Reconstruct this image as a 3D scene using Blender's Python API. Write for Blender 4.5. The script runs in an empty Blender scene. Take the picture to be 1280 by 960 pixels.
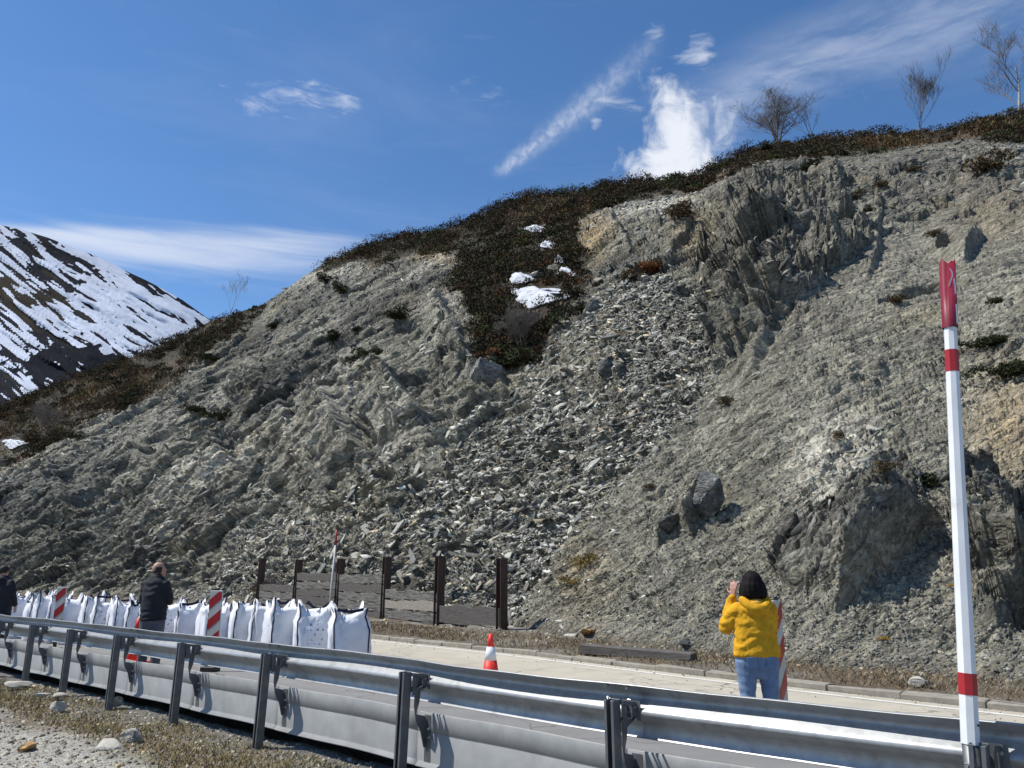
import bpy, bmesh, math, random
import numpy as np
from mathutils import Vector, Matrix
rnd = random.Random(7); rng = np.random.default_rng(11)
S = bpy.context.scene; COL = S.collection
EYE = 1.6; PITCH = math.radians(13.2); FOC = 1000.0        # measured from the photograph (pixels of a 1280 wide frame)
SUN_EL = math.radians(56); SUN_H = Vector((-1.0, 0.04)).normalized()

# ---------------------------------------------------------------- camera, sun, sky, exposure
cd = bpy.data.cameras.new('camera'); cam = bpy.data.objects.new('camera', cd); COL.objects.link(cam)
cam.location = (0, 0, EYE); cam.rotation_euler = (math.pi/2+PITCH, 0, 0)
cd.sensor_width = 36; cd.lens = 36*FOC/1280; cd.clip_start = .05; cd.clip_end = 20000
S.camera = cam
S.render.resolution_x = 1024; S.render.resolution_y = 768
S.view_settings.view_transform = 'Standard'; S.view_settings.look = 'None'
S.view_settings.exposure = 0.12; S.view_settings.gamma = 1
sd = bpy.data.lights.new('sun', 'SUN'); sd.energy = 5.0; sd.angle = math.radians(.5); sd.color = (1, .965, .9)
sun = bpy.data.objects.new('sun', sd); COL.objects.link(sun)
sv = Vector((SUN_H.x*math.cos(SUN_EL), SUN_H.y*math.cos(SUN_EL), math.sin(SUN_EL)))
sun.rotation_euler = sv.to_track_quat('Z', 'Y').to_euler()

def ray(px, py):
    x = (px-640)/FOC; y = (480-py)/FOC
    return np.array([x, math.cos(PITCH)-y*math.sin(PITCH), math.sin(PITCH)+y*math.cos(PITCH)])
def unp(px, py, z=0.0):                       # point of the plane at height z seen in that direction
    r = ray(px, py); t = (z-EYE)/r[2]; return Vector((r[0]*t, r[1]*t, z))
def at(px, Y, z=0.0):                         # point at forward distance Y, height z
    d = Y*math.cos(PITCH)+(z-EYE)*math.sin(PITCH)
    return Vector(((px-640)/FOC*d, Y, z))
def proj(X, Y, Z):
    Zr = Z-EYE; d = Y*math.cos(PITCH)+Zr*math.sin(PITCH); v = -Y*math.sin(PITCH)+Zr*math.cos(PITCH)
    return 640+FOC*X/d, 480-FOC*v/d
def azel(px, py):
    r = ray(px, py); return math.degrees(math.atan2(r[0], r[1])), math.degrees(math.atan2(r[2], math.hypot(r[0], r[1])))

# --- node helper: small expression builder
class NT:
    def __init__(s, tree): s.t = tree; s.n = tree.nodes; s.l = tree.links
    def node(s, kind, **kw):
        n = s.n.new(kind)
        for k, v in kw.items(): setattr(n, k, v)
        return n
    def put(s, sock, v):
        if isinstance(v, (int, float)): sock.default_value = v
        elif isinstance(v, tuple): sock.default_value = v
        else: s.l.new(v, sock)
    def m(s, op, a, b=None, c=None, clamp=False):
        n = s.n.new('ShaderNodeMath'); n.operation = op; n.use_clamp = clamp
        for i, v in enumerate((a, b, c)):
            if v is not None: s.put(n.inputs[i], v)
        return n.outputs[0]
    def mix(s, f, a, b, blend='MIX'):
        n = s.n.new('ShaderNodeMix'); n.data_type = 'RGBA'; n.blend_type = blend; n.clamp_factor = True
        s.put(n.inputs[0], f); s.put(n.inputs[6], a); s.put(n.inputs[7], b); return n.outputs[2]
    def noise(s, vec, scale, detail=4, rough=.55, dist=0.0, dims='3D'):
        n = s.n.new('ShaderNodeTexNoise'); n.noise_dimensions = dims
        if vec is not None: s.l.new(vec, n.inputs['Vector'])
        n.inputs['Scale'].default_value = scale; n.inputs['Detail'].default_value = detail
        n.inputs['Roughness'].default_value = rough; n.inputs['Distortion'].default_value = dist
        return n.outputs['Fac']
    def ramp(s, f, stops):
        n = s.n.new('ShaderNodeValToRGB'); s.put(n.inputs[0], f); e = n.color_ramp.elements
        while len(e) < len(stops): e.new(.5)
        for el, (p, c) in zip(e, stops): el.position = p; el.color = c if len(c) == 4 else (*c, 1)
        return n.outputs[0]
    def mapr(s, v, a, b, c=0.0, d=1.0, smooth=True):
        n = s.n.new('ShaderNodeMapRange'); n.interpolation_type = 'SMOOTHSTEP' if smooth else 'LINEAR'; n.clamp = True if not smooth else n.clamp
        s.put(n.inputs[0], v)
        for i, q in enumerate((a, b, c, d)): n.inputs[i+1].default_value = q
        return n.outputs[0]

world = bpy.data.worlds.new('World'); S.world = world; world.use_nodes = True
def build_world():
    W = NT(world.node_tree); W.n.clear()
    sky = W.node('ShaderNodeTexSky', sky_type='NISHITA'); sky.sun_disc = False
    sky.sun_elevation = SUN_EL; sky.sun_rotation = math.atan2(SUN_H.x, SUN_H.y)
    sky.altitude = 1400; sky.air_density = 1.0; sky.dust_density = .35; sky.ozone_density = 2.2
    tc = W.node('ShaderNodeTexCoord'); sep = W.node('ShaderNodeSeparateXYZ'); W.l.new(tc.outputs['Generated'], sep.inputs[0])
    X, Y, Z = sep.outputs
    az = W.m('MULTIPLY', W.m('ARCTAN2', X, Y), 57.2958); el = W.m('MULTIPLY', W.m('ARCSINE', Z), 57.2958)
    cmb = W.node('ShaderNodeCombineXYZ'); W.put(cmb.inputs[0], az); W.put(cmb.inputs[1], el); pv = cmb.outputs[0]
    def blob(px, py, rx, ry, ang, w=1.0):
        a0, e0 = azel(px, py); a1, e1 = azel(px+rx*math.cos(ang), py-rx*math.sin(ang)); L = math.hypot(a1-a0, e1-e0)
        th = math.atan2(e1-e0, a1-a0); ry_ = ry*L/rx
        dx = W.m('SUBTRACT', az, a0); dy = W.m('SUBTRACT', el, e0); c, s_ = math.cos(th), math.sin(th)
        u = W.m('ADD', W.m('MULTIPLY', dx, c/L), W.m('MULTIPLY', dy, s_/L))
        v = W.m('ADD', W.m('MULTIPLY', dx, -s_/ry_), W.m('MULTIPLY', dy, c/ry_))
        q = W.m('ADD', W.m('MULTIPLY', u, u), W.m('MULTIPLY', v, v))
        return W.m('MULTIPLY', W.m('EXPONENT', W.m('MULTIPLY', q, -1.0)), w)
    def add(lst):
        r = lst[0]
        for q in lst[1:]: r = W.m('ADD', r, q)
        return r
    def rotated(ang, sx, sy):
        mp = W.node('ShaderNodeMapping'); W.l.new(pv, mp.inputs[0]); mp.inputs['Rotation'].default_value = (0, 0, ang); mp.inputs['Scale'].default_value = (sx, sy, 1)
        mp.vector_type = 'POINT'; return mp.outputs[0]
    n1 = W.noise(pv, .55, 8, .62, .6); n2 = W.noise(pv, 1.4, 7, .6, .4); n3 = W.noise(rotated(.45, .35, 1.3), 1.0, 6, .62, .5)
    puff = add([blob(843, 172, 34, 56, 0, 1.15), blob(830, 125, 26, 34, .2, .75), blob(885, 180, 40, 45, 0, .7), blob(800, 208, 36, 26, 0, .8), blob(905, 140, 24, 30, .6, .45), blob(862, 215, 60, 22, 0, .8)])
    a_puff = W.m('MULTIPLY', W.mapr(W.m('ADD', puff, W.m('MULTIPLY', W.m('SUBTRACT', n1, .5), 2.6)), .42, 1.75), .97)
    wisp = add([blob(868, 68, 26, 20, .3, .62), blob(822, 45, 18, 18, .9, .55), blob(775, 132, 38, 10, -.1, .6), blob(745, 152, 8, 8, 0, .5), blob(395, 122, 85, 15, -.2, .46), blob(320, 130, 60, 16, -.3, .38), blob(430, 124, 30, 10, -.3, .3), blob(605, 115, 55, 14, -.15, .34), blob(880, 72, 12, 12, 0, .3)])
    a_wisp = W.m('MULTIPLY', W.mapr(W.m('ADD', wisp, W.m('MULTIPLY', W.m('SUBTRACT', n3, .5), 2.0)), .22, 1.15), W.m('MULTIPLY', W.mapr(wisp, .06, .25), .62))
    # contrail
    a0, e0 = azel(612, 222); a1, e1 = azel(832, 40); L = math.hypot(a1-a0, e1-e0); tx, ty = (a1-a0)/L, (e1-e0)/L
    dx = W.m('SUBTRACT', az, a0); dy = W.m('SUBTRACT', el, e0)
    s_ = W.m('ADD', W.m('MULTIPLY', dx, tx/L), W.m('MULTIPLY', dy, ty/L)); t_ = W.m('ADD', W.m('MULTIPLY', dx, -ty), W.m('MULTIPLY', dy, tx))
    t_ = W.m('ADD', t_, W.m('MULTIPLY', W.m('SUBTRACT', n1, .5), .9))
    wd = W.m('MULTIPLY_ADD', W.mapr(s_, 0, .6, 0, 1), .36, .36)
    q = W.m('DIVIDE', t_, wd); g = W.m('EXPONENT', W.m('MULTIPLY', W.m('MULTIPLY', q, q), -1.0))
    ends = W.m('MULTIPLY', W.mapr(s_, 0, .1), W.mapr(s_, 1.02, .86))
    a_con = W.m('MULTIPLY', W.m('MULTIPLY', g, ends), W.m('MULTIPLY', W.mapr(n2, .3, .68, .3, 1), W.m('MULTIPLY_ADD', W.mapr(s_, .55, .85), -.26, .44)))
    # thin fan of cirrus to the upper right
    nf = W.noise(rotated(-.42, .18, .75), 1.0, 6, .6, .3)
    fan = add([blob(960, 100, 90, 34, .45, .75), blob(1090, 55, 130, 42, .36, .68), blob(1230, 20, 130, 46, .25, .55), blob(900, 150, 45, 35, .6, .5)])
    a_fan = W.m('MULTIPLY', W.m('MULTIPLY', fan, W.mapr(nf, .2, .8)), .42)
    # stratus bank low on the left
    ns = W.noise(rotated(.03, .07, .75), 1.0, 6, .58, .5)
    bank = add([blob(190, 312, 240, 24, 0, 1.0), blob(330, 300, 130, 17, -.06, .55), blob(90, 292, 150, 10, 0, .5), blob(390, 345, 130, 22, .1, .5), blob(40, 330, 200, 40, 0, .4)])
    a_bank = W.m('MULTIPLY', W.mapr(W.m('ADD', bank, W.m('MULTIPLY', W.m('SUBTRACT', ns, .5), 1.7)), .15, 1.7), .72)
    nh = W.noise(rotated(.35, .03, .12), 1.0, 5, .6, .5)
    a_h = W.m('MULTIPLY', W.mapr(nh, .45, .8), .07)
    inv = 1.0
    for a in (a_puff, a_wisp, a_con, a_fan, a_bank, a_h):
        inv = W.m('MULTIPLY', W.m('SUBTRACT', 1.0, a), inv)
    alpha = W.m('SUBTRACT', 1.0, inv, clamp=True)
    hs = W.node('ShaderNodeHueSaturation'); W.l.new(sky.outputs[0], hs.inputs['Color']); hs.inputs['Saturation'].default_value = 1.22; hs.inputs['Value'].default_value = 1.0
    tint = W.mix(1.0, hs.outputs[0], (1.35, 1.22, 1.20, 1), 'MULTIPLY'); mixed = W.mix(alpha, tint, (6.6, 6.9, 7.5, 1))
    bg = W.node('ShaderNodeBackground'); W.l.new(mixed, bg.inputs[0]); bg.inputs[1].default_value = .12
    out = W.node('ShaderNodeOutputWorld'); W.l.new(bg.outputs[0], out.inputs[0])
build_world()

# ---------------------------------------------------------------- numeric noise
def _h(ix, iy, iz, s):
    n = (ix*374761393+iy*668265263+iz*1274126177+s*974634777) & 0xffffffff
    n = ((n ^ (n >> 13))*1274126177) & 0xffffffff
    n = ((n ^ (n >> 15))*2246822519) & 0xffffffff
    return ((n ^ (n >> 16)) & 0xffffff)/float(0x1000000)
def vn(x, y, z, s=0):
    fx, fy, fz = np.floor(x), np.floor(y), np.floor(z); ix, iy, iz = fx.astype(np.int64), fy.astype(np.int64), fz.astype(np.int64)
    tx, ty, tz = x-fx, y-fy, z-fz
    tx = tx*tx*(3-2*tx); ty = ty*ty*(3-2*ty); tz = tz*tz*(3-2*tz); r = 0
    for a in (0, 1):
        for b in (0, 1):
            for c in (0, 1):
                r = r+_h(ix+a, iy+b, iz+c, s)*(tx if a else 1-tx)*(ty if b else 1-ty)*(tz if c else 1-tz)
    return r*2-1
def fbm(x, y, z, o=4, s=0, g=.5):
    r = 0; a = 1; t = 0
    for i in range(o): r = r+a*vn(x, y, z, s+i); t += a; a *= g; x = x*2.03+7.1; y = y*2.03+3.7; z = z*2.03+1.3
    return r/t
def facets(x, y, z, s=0, tilt=1.0):           # broken-rock relief: every Voronoi cell is a plane of its own tilt and height; 2-D in (x, y)
    fx, fy = np.floor(x), np.floor(y); ix, iy = fx.astype(np.int64), fy.astype(np.int64)
    best = np.full(x.shape, 9e9); val = np.zeros(x.shape); second = np.full(x.shape, 9e9)
    for a in (-1, 0, 1):
        for b in (-1, 0, 1):
            cx = fx+a+_h(ix+a, iy+b, ix*0, s+1); cy = fy+b+_h(ix+a, iy+b, ix*0, s+2)
            d = (x-cx)**2+(y-cy)**2; m = d < best
            gx = _h(ix+a, iy+b, ix*0, s+3)-.5; gy = _h(ix+a, iy+b, ix*0, s+4)-.5; hh = _h(ix+a, iy+b, ix*0, s+5)-.5
            v = hh+tilt*2*(gx*(x-cx)+gy*(y-cy))
            second = np.where(m, best, np.minimum(second, d)); val = np.where(m, v, val); best = np.where(m, d, best)
    return val, np.sqrt(second)-np.sqrt(best)
def sst(a, b, x):
    t = np.clip((x-a)/(b-a), 0, 1); return t*t*(3-2*t)
def inpoly(x, y, P):
    r = np.zeros(x.shape, bool); n = len(P)
    for i in range(n):
        x0, y0 = P[i]; x1, y1 = P[(i+1) % n]
        if y0 == y1: continue
        c = ((y0 > y) != (y1 > y)) & (x < (x1-x0)*(y-y0)/(y1-y0)+x0); r ^= c
    return r

# ---------------------------------------------------------------- object helpers
def tag(o, label=None, cat=None, group=None, kind=None):
    if label: o['label'] = label
    if cat: o['category'] = cat
    if group: o['group'] = group
    if kind: o['kind'] = kind
    return o
def link(name, me, mat=None, parent=None):
    o = bpy.data.objects.new(name, me); COL.objects.link(o)
    if mat is not None and not me.materials: me.materials.append(mat)
    if parent: o.parent = parent
    return o
def empty(name, loc=(0, 0, 0), rz=0.0):
    o = bpy.data.objects.new(name, None); COL.objects.link(o); o.location = loc; o.rotation_euler = (0, 0, rz); o.empty_display_size = .2; return o
def npmesh(name, V, F, nper, smooth=False, cols=None):
    """V (n,3); F flat index array with nper corners per face"""
    me = bpy.data.meshes.new(name); V = np.ascontiguousarray(V, np.float32); F = np.ascontiguousarray(F.reshape(-1), np.int32)
    me.vertices.add(len(V)); me.vertices.foreach_set('co', V.ravel())
    me.loops.add(len(F)); me.loops.foreach_set('vertex_index', F); nf = len(F)//nper
    me.polygons.add(nf); me.polygons.foreach_set('loop_start', np.arange(nf, dtype=np.int32)*nper)
    if smooth: me.polygons.foreach_set('use_smooth', np.ones(nf, bool))
    me.update(calc_edges=True)
    if cols is not None:
        at_ = me.color_attributes.new('Col', 'FLOAT_COLOR', 'POINT')
        c = np.ones((len(V), 4), np.float32); c[:, :3] = cols; at_.data.foreach_set('color', c.ravel())
    return me
def gridfaces(nr, nc):
    i = np.arange(nr-1)[:, None]*nc+np.arange(nc-1)[None]; return np.stack([i, i+1, i+nc+1, i+nc], -1).reshape(-1)
class MB:
    def __init__(s): s.v = []; s.f = []
    def add(s, vs, fs):
        o = len(s.v); s.v += [tuple(v) for v in vs]; s.f += [tuple(i+o for i in f) for f in fs]; return s
    def box(s, c, d, M=None, jit=0.0):
        vs = []
        for z in (-.5, .5):
            for y in (-.5, .5):
                for x in (-.5, .5):
                    p = Vector((x*d[0]+rnd.uniform(-jit, jit), y*d[1]+rnd.uniform(-jit, jit), z*d[2]+rnd.uniform(-jit, jit)))
                    if M is not None: p = M @ p
                    vs.append(p+Vector(c))
        return s.add(vs, [(0, 2, 3, 1), (4, 5, 7, 6), (0, 1, 5, 4), (2, 6, 7, 3), (0, 4, 6, 2), (1, 3, 7, 5)])
    def tube(s, pts, rad, n=8, cap=True):
        pts = [Vector(p) for p in pts]
        if not hasattr(rad, '__len__'): rad = [rad]*len(pts)
        up = Vector((0, 0, 1)); vs = []; fs = []
        for i, p in enumerate(pts):
            t = (pts[min(i+1, len(pts)-1)]-pts[max(i-1, 0)]).normalized()
            a = t.cross(up if abs(t.z) < .9 else Vector((1, 0, 0))).normalized(); b = t.cross(a)
            for k in range(n):
                w = 2*math.pi*k/n; vs.append(p+(a*math.cos(w)+b*math.sin(w))*rad[i])
        for i in range(len(pts)-1):
            for k in range(n): fs.append((i*n+k, i*n+(k+1) % n, (i+1)*n+(k+1) % n, (i+1)*n+k))
        if cap: fs.append(tuple(range(n-1, -1, -1))); fs.append(tuple((len(pts)-1)*n+k for k in range(n)))
        return s.add(vs, fs)
    def prism(s, outline, h0, h1, M=None):       # outline in xz -> extruded in y
        n = len(outline); vs = [Vector((x, h0, z)) for x, z in outline]+[Vector((x, h1, z)) for x, z in outline]
        if M is not None: vs = [M @ v for v in vs]
        return s.add(vs, [tuple(range(n)), tuple(range(2*n-1, n-1, -1))]+[(i, i+n, (i+1) % n+n, (i+1) % n) for i in range(n)])
    def mesh(s, name, smooth=False, bevel=0.0):
        me = bpy.data.meshes.new(name); me.from_pydata(s.v, [], s.f)
        bm = bmesh.new(); bm.from_mesh(me); bmesh.ops.recalc_face_normals(bm, faces=bm.faces)
        if bevel: bmesh.ops.bevel(bm, geom=list(bm.edges), offset=bevel, segments=1, affect='EDGES', clamp_overlap=True)
        bm.to_mesh(me); bm.free()
        if smooth: me.polygons.foreach_set('use_smooth', [True]*len(me.polygons))
        me.update(); return me
    def build(s, name, mat, parent=None, smooth=False, bevel=0.0):
        return link(name, s.mesh(name, smooth, bevel), mat, parent)

# ---------------------------------------------------------------- materials
def mat(name, base=(.5, .5, .5), rough=.7, metal=0.0, var=.15, scale=8.0, bump=0.0, bscale=40.0, attr=False, dark=None, coord='Object', detail=5, spec=.4, stretch=None, bdist=.01):
    m = bpy.data.materials.new(name); m.use_nodes = True; N = NT(m.node_tree); N.n.clear()
    out = N.node('ShaderNodeOutputMaterial'); b = N.node('ShaderNodeBsdfPrincipled'); N.l.new(b.outputs[0], out.inputs[0])
    b.inputs['Roughness'].default_value = rough; b.inputs['Metallic'].default_value = metal; b.inputs['Specular IOR Level'].default_value = spec
    if coord == 'World': tc = N.node('ShaderNodeNewGeometry'); vec = tc.outputs['Position']
    else: tc = N.node('ShaderNodeTexCoord'); vec = tc.outputs['Object']
    if stretch:
        mp = N.node('ShaderNodeMapping'); N.l.new(vec, mp.inputs[0]); mp.inputs['Scale'].default_value = stretch; vec = mp.outputs[0]
    if attr: a = N.node('ShaderNodeVertexColor'); a.layer_name = 'Col'; base_s = a.outputs[0]
    else: base_s = (*base, 1)
    nz = N.noise(vec, scale, detail, .62)
    lo = N.mapr(nz, .3, .7, 1-var, 1+var, smooth=False)
    cmb = N.node('ShaderNodeCombineColor')
    for i in range(3): N.l.new(lo, cmb.inputs[i])
    c = N.mix(1.0, base_s, cmb.outputs[0], 'MULTIPLY')
    if dark:
        nz2 = N.noise(vec, dark[1], 6, .65, .3); c = N.mix(N.mapr(nz2, dark[2], dark[3], 0, dark[4] if len(dark) > 4 else 1), c, (*dark[0], 1))
    N.l.new(c, b.inputs['Base Color'])
    if bump:
        bn = N.node('ShaderNodeBump'); bn.inputs['Strength'].default_value = bump; bn.inputs['Distance'].default_value = bdist
        N.l.new(N.noise(vec, bscale, 6, .65), bn.inputs['Height']); N.l.new(bn.outputs[0], b.inputs['Normal'])
    m['N'] = 0
    return m
M_rock = mat('slate_rock', attr=True, rough=.85, var=.30, scale=5.5, bump=.9, bscale=9.0, coord='World', bdist=.12, detail=8)
def crack(m, streak=False):
    N = NT(m.node_tree); b = next(n for n in N.n if n.type == 'BSDF_PRINCIPLED'); src = b.inputs['Base Color'].links[0].from_socket; nsrc = b.inputs['Normal'].links[0].from_socket
    mp = N.node('ShaderNodeMapping')
    if streak: g = N.node('ShaderNodeAttribute'); g.attribute_name = 'Str'; N.l.new(g.outputs['Vector'], mp.inputs[0]); mp.inputs['Scale'].default_value = (1.3, .38, 1.0)
    else: g = N.node('ShaderNodeNewGeometry'); N.l.new(g.outputs['Position'], mp.inputs[0]); mp.inputs['Rotation'].default_value = (.75, -.35, .9); mp.inputs['Scale'].default_value = (1.5, .6, 2.0)
    nd = N.node('ShaderNodeTexNoise'); nd.inputs['Scale'].default_value = 1.2; nd.inputs['Detail'].default_value = 3; N.l.new(mp.outputs[0], nd.inputs['Vector'])
    av = N.node('ShaderNodeVectorMath', operation='ADD'); N.l.new(mp.outputs[0], av.inputs[0]); N.l.new(nd.outputs['Color'], av.inputs[1]); hs_ = None; col = src
    for sc_, lo, hi, wgt in ((1.6, .80, 1.22, 1.1), (4.5, .70, 1.36, .5), (13, .68, 1.40, .2)):
        v = N.node('ShaderNodeTexVoronoi'); v.inputs['Scale'].default_value = sc_; N.l.new(av.outputs[0], v.inputs['Vector']); sp = N.node('ShaderNodeSeparateColor'); N.l.new(v.outputs['Color'], sp.inputs[0])
        f = N.mapr(sp.outputs[0], 0, 1, lo, hi, smooth=False); cc = N.node('ShaderNodeCombineColor'); [N.l.new(f, cc.inputs[i]) for i in range(3)]; col = N.mix(1.0, col, cc.outputs[0], 'MULTIPLY')
        hgt = N.m('MULTIPLY', N.m('SUBTRACT', sp.outputs[1], v.outputs['Distance']), wgt); hs_ = hgt if hs_ is None else N.m('ADD', hs_, hgt)
    N.l.new(col, b.inputs['Base Color']); bp = N.node('ShaderNodeBump'); bp.inputs['Strength'].default_value = .9; bp.inputs['Distance'].default_value = .16; N.l.new(hs_, bp.inputs['Height']); N.l.new(nsrc, bp.inputs['Normal']); N.l.new(bp.outputs[0], b.inputs['Normal'])
crack(M_rock, True)
M_slab = mat('slate_slab_stone', attr=True, rough=.75, var=.16, scale=6, bump=.5, bscale=20, coord='World', bdist=.02)
M_leaf = mat('heather_leaf', attr=True, rough=.9, var=.2, scale=1.2, coord='World', spec=.15)
M_bark = mat('grey_bark', (.17, .145, .125), .9, var=.3, scale=6)
M_birch = mat('birch_bark', (.42, .40, .37), .8, var=.25, scale=5, dark=((.08, .07, .06), 6, .58, .66))
def mtn_mask(m):
    N = NT(m.node_tree); b = next(n for n in N.n if n.type == 'BSDF_PRINCIPLED'); a = N.node('ShaderNodeVertexColor'); a.layer_name = 'Col'; sp = N.node('ShaderNodeSeparateColor'); N.l.new(a.outputs[0], sp.inputs[0])
    g = N.node('ShaderNodeNewGeometry'); f = N.noise(g.outputs['Position'], .035, 8, .68); f2 = N.noise(g.outputs['Position'], .012, 6, .6)
    d = N.m('MULTIPLY', N.m('SUBTRACT', f, .5), .26); q = lambda o, lo, hi: N.mapr(N.m('ADD', N.m('SUBTRACT', N.m('MULTIPLY', o, 4.0), 2.0), d), lo, hi)
    tone = N.mapr(f2, .3, .7, .8, 1.1, smooth=False); cc = N.node('ShaderNodeCombineColor'); [N.l.new(tone, cc.inputs[i]) for i in range(3)]
    c = N.mix(q(sp.outputs[0], .0, .05), (.66, .69, .76, 1), (.016, .017, .022, 1)); c = N.mix(q(sp.outputs[1], .48, .54), c, (.040, .032, .023, 1)); c = N.mix(q(sp.outputs[2], .52, .56), c, (.011, .013, .017, 1))
    N.l.new(N.mix(1.0, c, cc.outputs[0], 'MULTIPLY'), b.inputs['Base Color'])
M_snow = mat('snow', (.56, .58, .62), .7, var=.15, scale=2, bump=.6, bscale=3, bdist=.2, dark=((.36, .34, .31), 1.5, .52, .75, .6))
M_mtn = mat('mountain_snow_and_rock', attr=True, rough=.85, var=.10, scale=.02, coord='World', bump=.3, bscale=.03, bdist=3, spec=.05)
mtn_mask(M_mtn)
M_zinc = mat('galvanised_steel', (.32, .33, .335), .42, .35, var=.16, scale=14, dark=((.19, .185, .17), 5, .5, .75, .75), coord='World', detail=7)
M_plate = mat('galvanised_plate', (.28, .282, .274), .6, .2, var=.12, scale=5, dark=((.19, .185, .17), 2.4, .5, .75, .6), coord='World', detail=7)
M_post = mat('dark_galvanised_steel', (.15, .157, .165), .5, .5, var=.2, scale=12, coord='World')
M_bolt = mat('bolt_steel', (.42, .42, .42), .3, .8, var=.1)
M_asph = mat('dusty_asphalt', attr=True, rough=.9, var=.10, scale=2.0, bump=.35, bscale=60, coord='World', bdist=.01, dark=((.07, .07, .07), 90, .62, .72, .35))
def road_cracks(m):
    N = NT(m.node_tree); b = next(n for n in N.n if n.type == 'BSDF_PRINCIPLED'); src = b.inputs['Base Color'].links[0].from_socket; g = N.node('ShaderNodeNewGeometry')
    nd = N.node('ShaderNodeTexNoise'); nd.inputs['Scale'].default_value = 1.6; nd.inputs['Detail'].default_value = 5; N.l.new(g.outputs['Position'], nd.inputs['Vector']); av = N.node('ShaderNodeVectorMath', operation='ADD'); N.l.new(g.outputs['Position'], av.inputs[0]); N.l.new(nd.outputs['Color'], av.inputs[1])
    v = N.node('ShaderNodeTexVoronoi'); v.feature = 'DISTANCE_TO_EDGE'; v.inputs['Scale'].default_value = .55; N.l.new(av.outputs[0], v.inputs['Vector'])
    gate = N.mapr(N.noise(g.outputs['Position'], .35, 3), .42, .55); k_ = N.m('MULTIPLY', N.mapr(v.outputs['Distance'], .014, .004), gate)
    c_ = N.mix(N.m('MULTIPLY', k_, .75), src, (.10, .09, .075, 1)); st_ = N.mapr(N.noise(g.outputs['Position'], .9, 7, .7), .52, .72); N.l.new(N.mix(N.m('MULTIPLY', st_, .35), c_, (.20, .175, .13, 1)), b.inputs['Base Color'])
road_cracks(M_asph)
M_paint = mat('white_road_paint', (.64, .61, .55), .8, var=.12, scale=6, dark=((.4, .39, .35), 9, .55, .7, .8))
M_kerb = mat('kerb_concrete', (.27, .245, .20), .9, var=.22, scale=9, bump=.4, bscale=40, coord='World', dark=((.22, .2, .16), 3, .5, .75, .6))
M_dirt = mat('dry_dirt', attr=True, rough=.95, var=.40, scale=14, bump=1.0, bscale=26, coord='World', bdist=.05, detail=9, dark=((.10, .085, .06), 3, .55, .75, .5))
M_grass = mat('dry_grass_blades', attr=True, rough=.9, var=.2, scale=3, coord='World', spec=.1)
M_steelrust = mat('rusty_brown_steel', (.075, .045, .036), .7, .2, var=.3, scale=6, dark=((.13, .07, .045), 5, .5, .8, .6))
M_wood = mat('weathered_timber', (.105, .095, .083), .9, var=.35, scale=5, stretch=(1, 6, 9), bump=.5, bscale=8, dark=((.04, .035, .03), 3, .45, .75, .7))
M_wood2 = mat('grey_timber', (.17, .16, .14), .9, var=.4, scale=4, stretch=(1, 5, 9), bump=.6, bscale=8, dark=((.035, .03, .025), 2.2, .42, .66, .85))
M_woodl = mat('pale_splintered_timber', (.27, .24, .195), .9, var=.3, scale=5, stretch=(1, 6, 9), bump=.5, bscale=8)
M_red = mat('red_reflective_sheet', (.36, .018, .022), .45, var=.12, scale=12)
M_redp = mat('faded_magenta_sleeve', (.20, .012, .030), .5, var=.15, scale=10)
M_white = mat('white_painted_plastic', (.74, .75, .76), .45, var=.07, scale=8, dark=((.42, .40, .35), 7, .56, .8, .6))
M_whitesheet = mat('white_reflective_sheet', (.46, .46, .43), .5, var=.1, scale=9, dark=((.35, .34, .3), 5, .55, .75, .6))
M_cone = mat('cone_red_rubber', (.75, .045, .03), .5, var=.1)
M_navy = mat('navy_webbing', (.008, .010, .035), .8, var=.3, scale=30)
M_blue = mat('blue_webbing', (.03, .08, .34), .8, var=.3, scale=30)
M_black = mat('black_jacket', (.012, .013, .017), .75, var=.4, scale=10, bump=.3, bscale=25)
M_grey = mat('grey_trousers', (.11, .105, .115), .9, var=.2, scale=9)
M_yel = mat('mustard_fleece', (.60, .315, .022), .95, var=.22, scale=14, bump=.7, bscale=45, bdist=.012, spec=.1)
M_yeld = mat('mustard_hood_lining', (.70, .40, .07), .95, var=.2, scale=14, bump=.6, bscale=50, spec=.1)
M_jean = mat('blue_denim', (.14, .205, .32), .9, var=.22, scale=12, dark=((.26, .35, .48), 4, .5, .72, .7), bump=.3, bscale=60)
M_skin = mat('skin', (.46, .25, .18), .55, var=.08)
M_hair = mat('black_hair', (.008, .006, .006), .75, spec=.15, var=.3, scale=40, stretch=(8, 8, 1))
M_hairb = mat('dark_hair_fringe', (.02, .015, .013), .7, var=.3)
M_shoe = mat('dark_shoe', (.03, .03, .035), .6)
M_dark = mat('black_rubber', (.015, .015, .015), .6)
M_flower = mat('yellow_flower', (.75, .42, .02), .8, var=.2)
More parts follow.
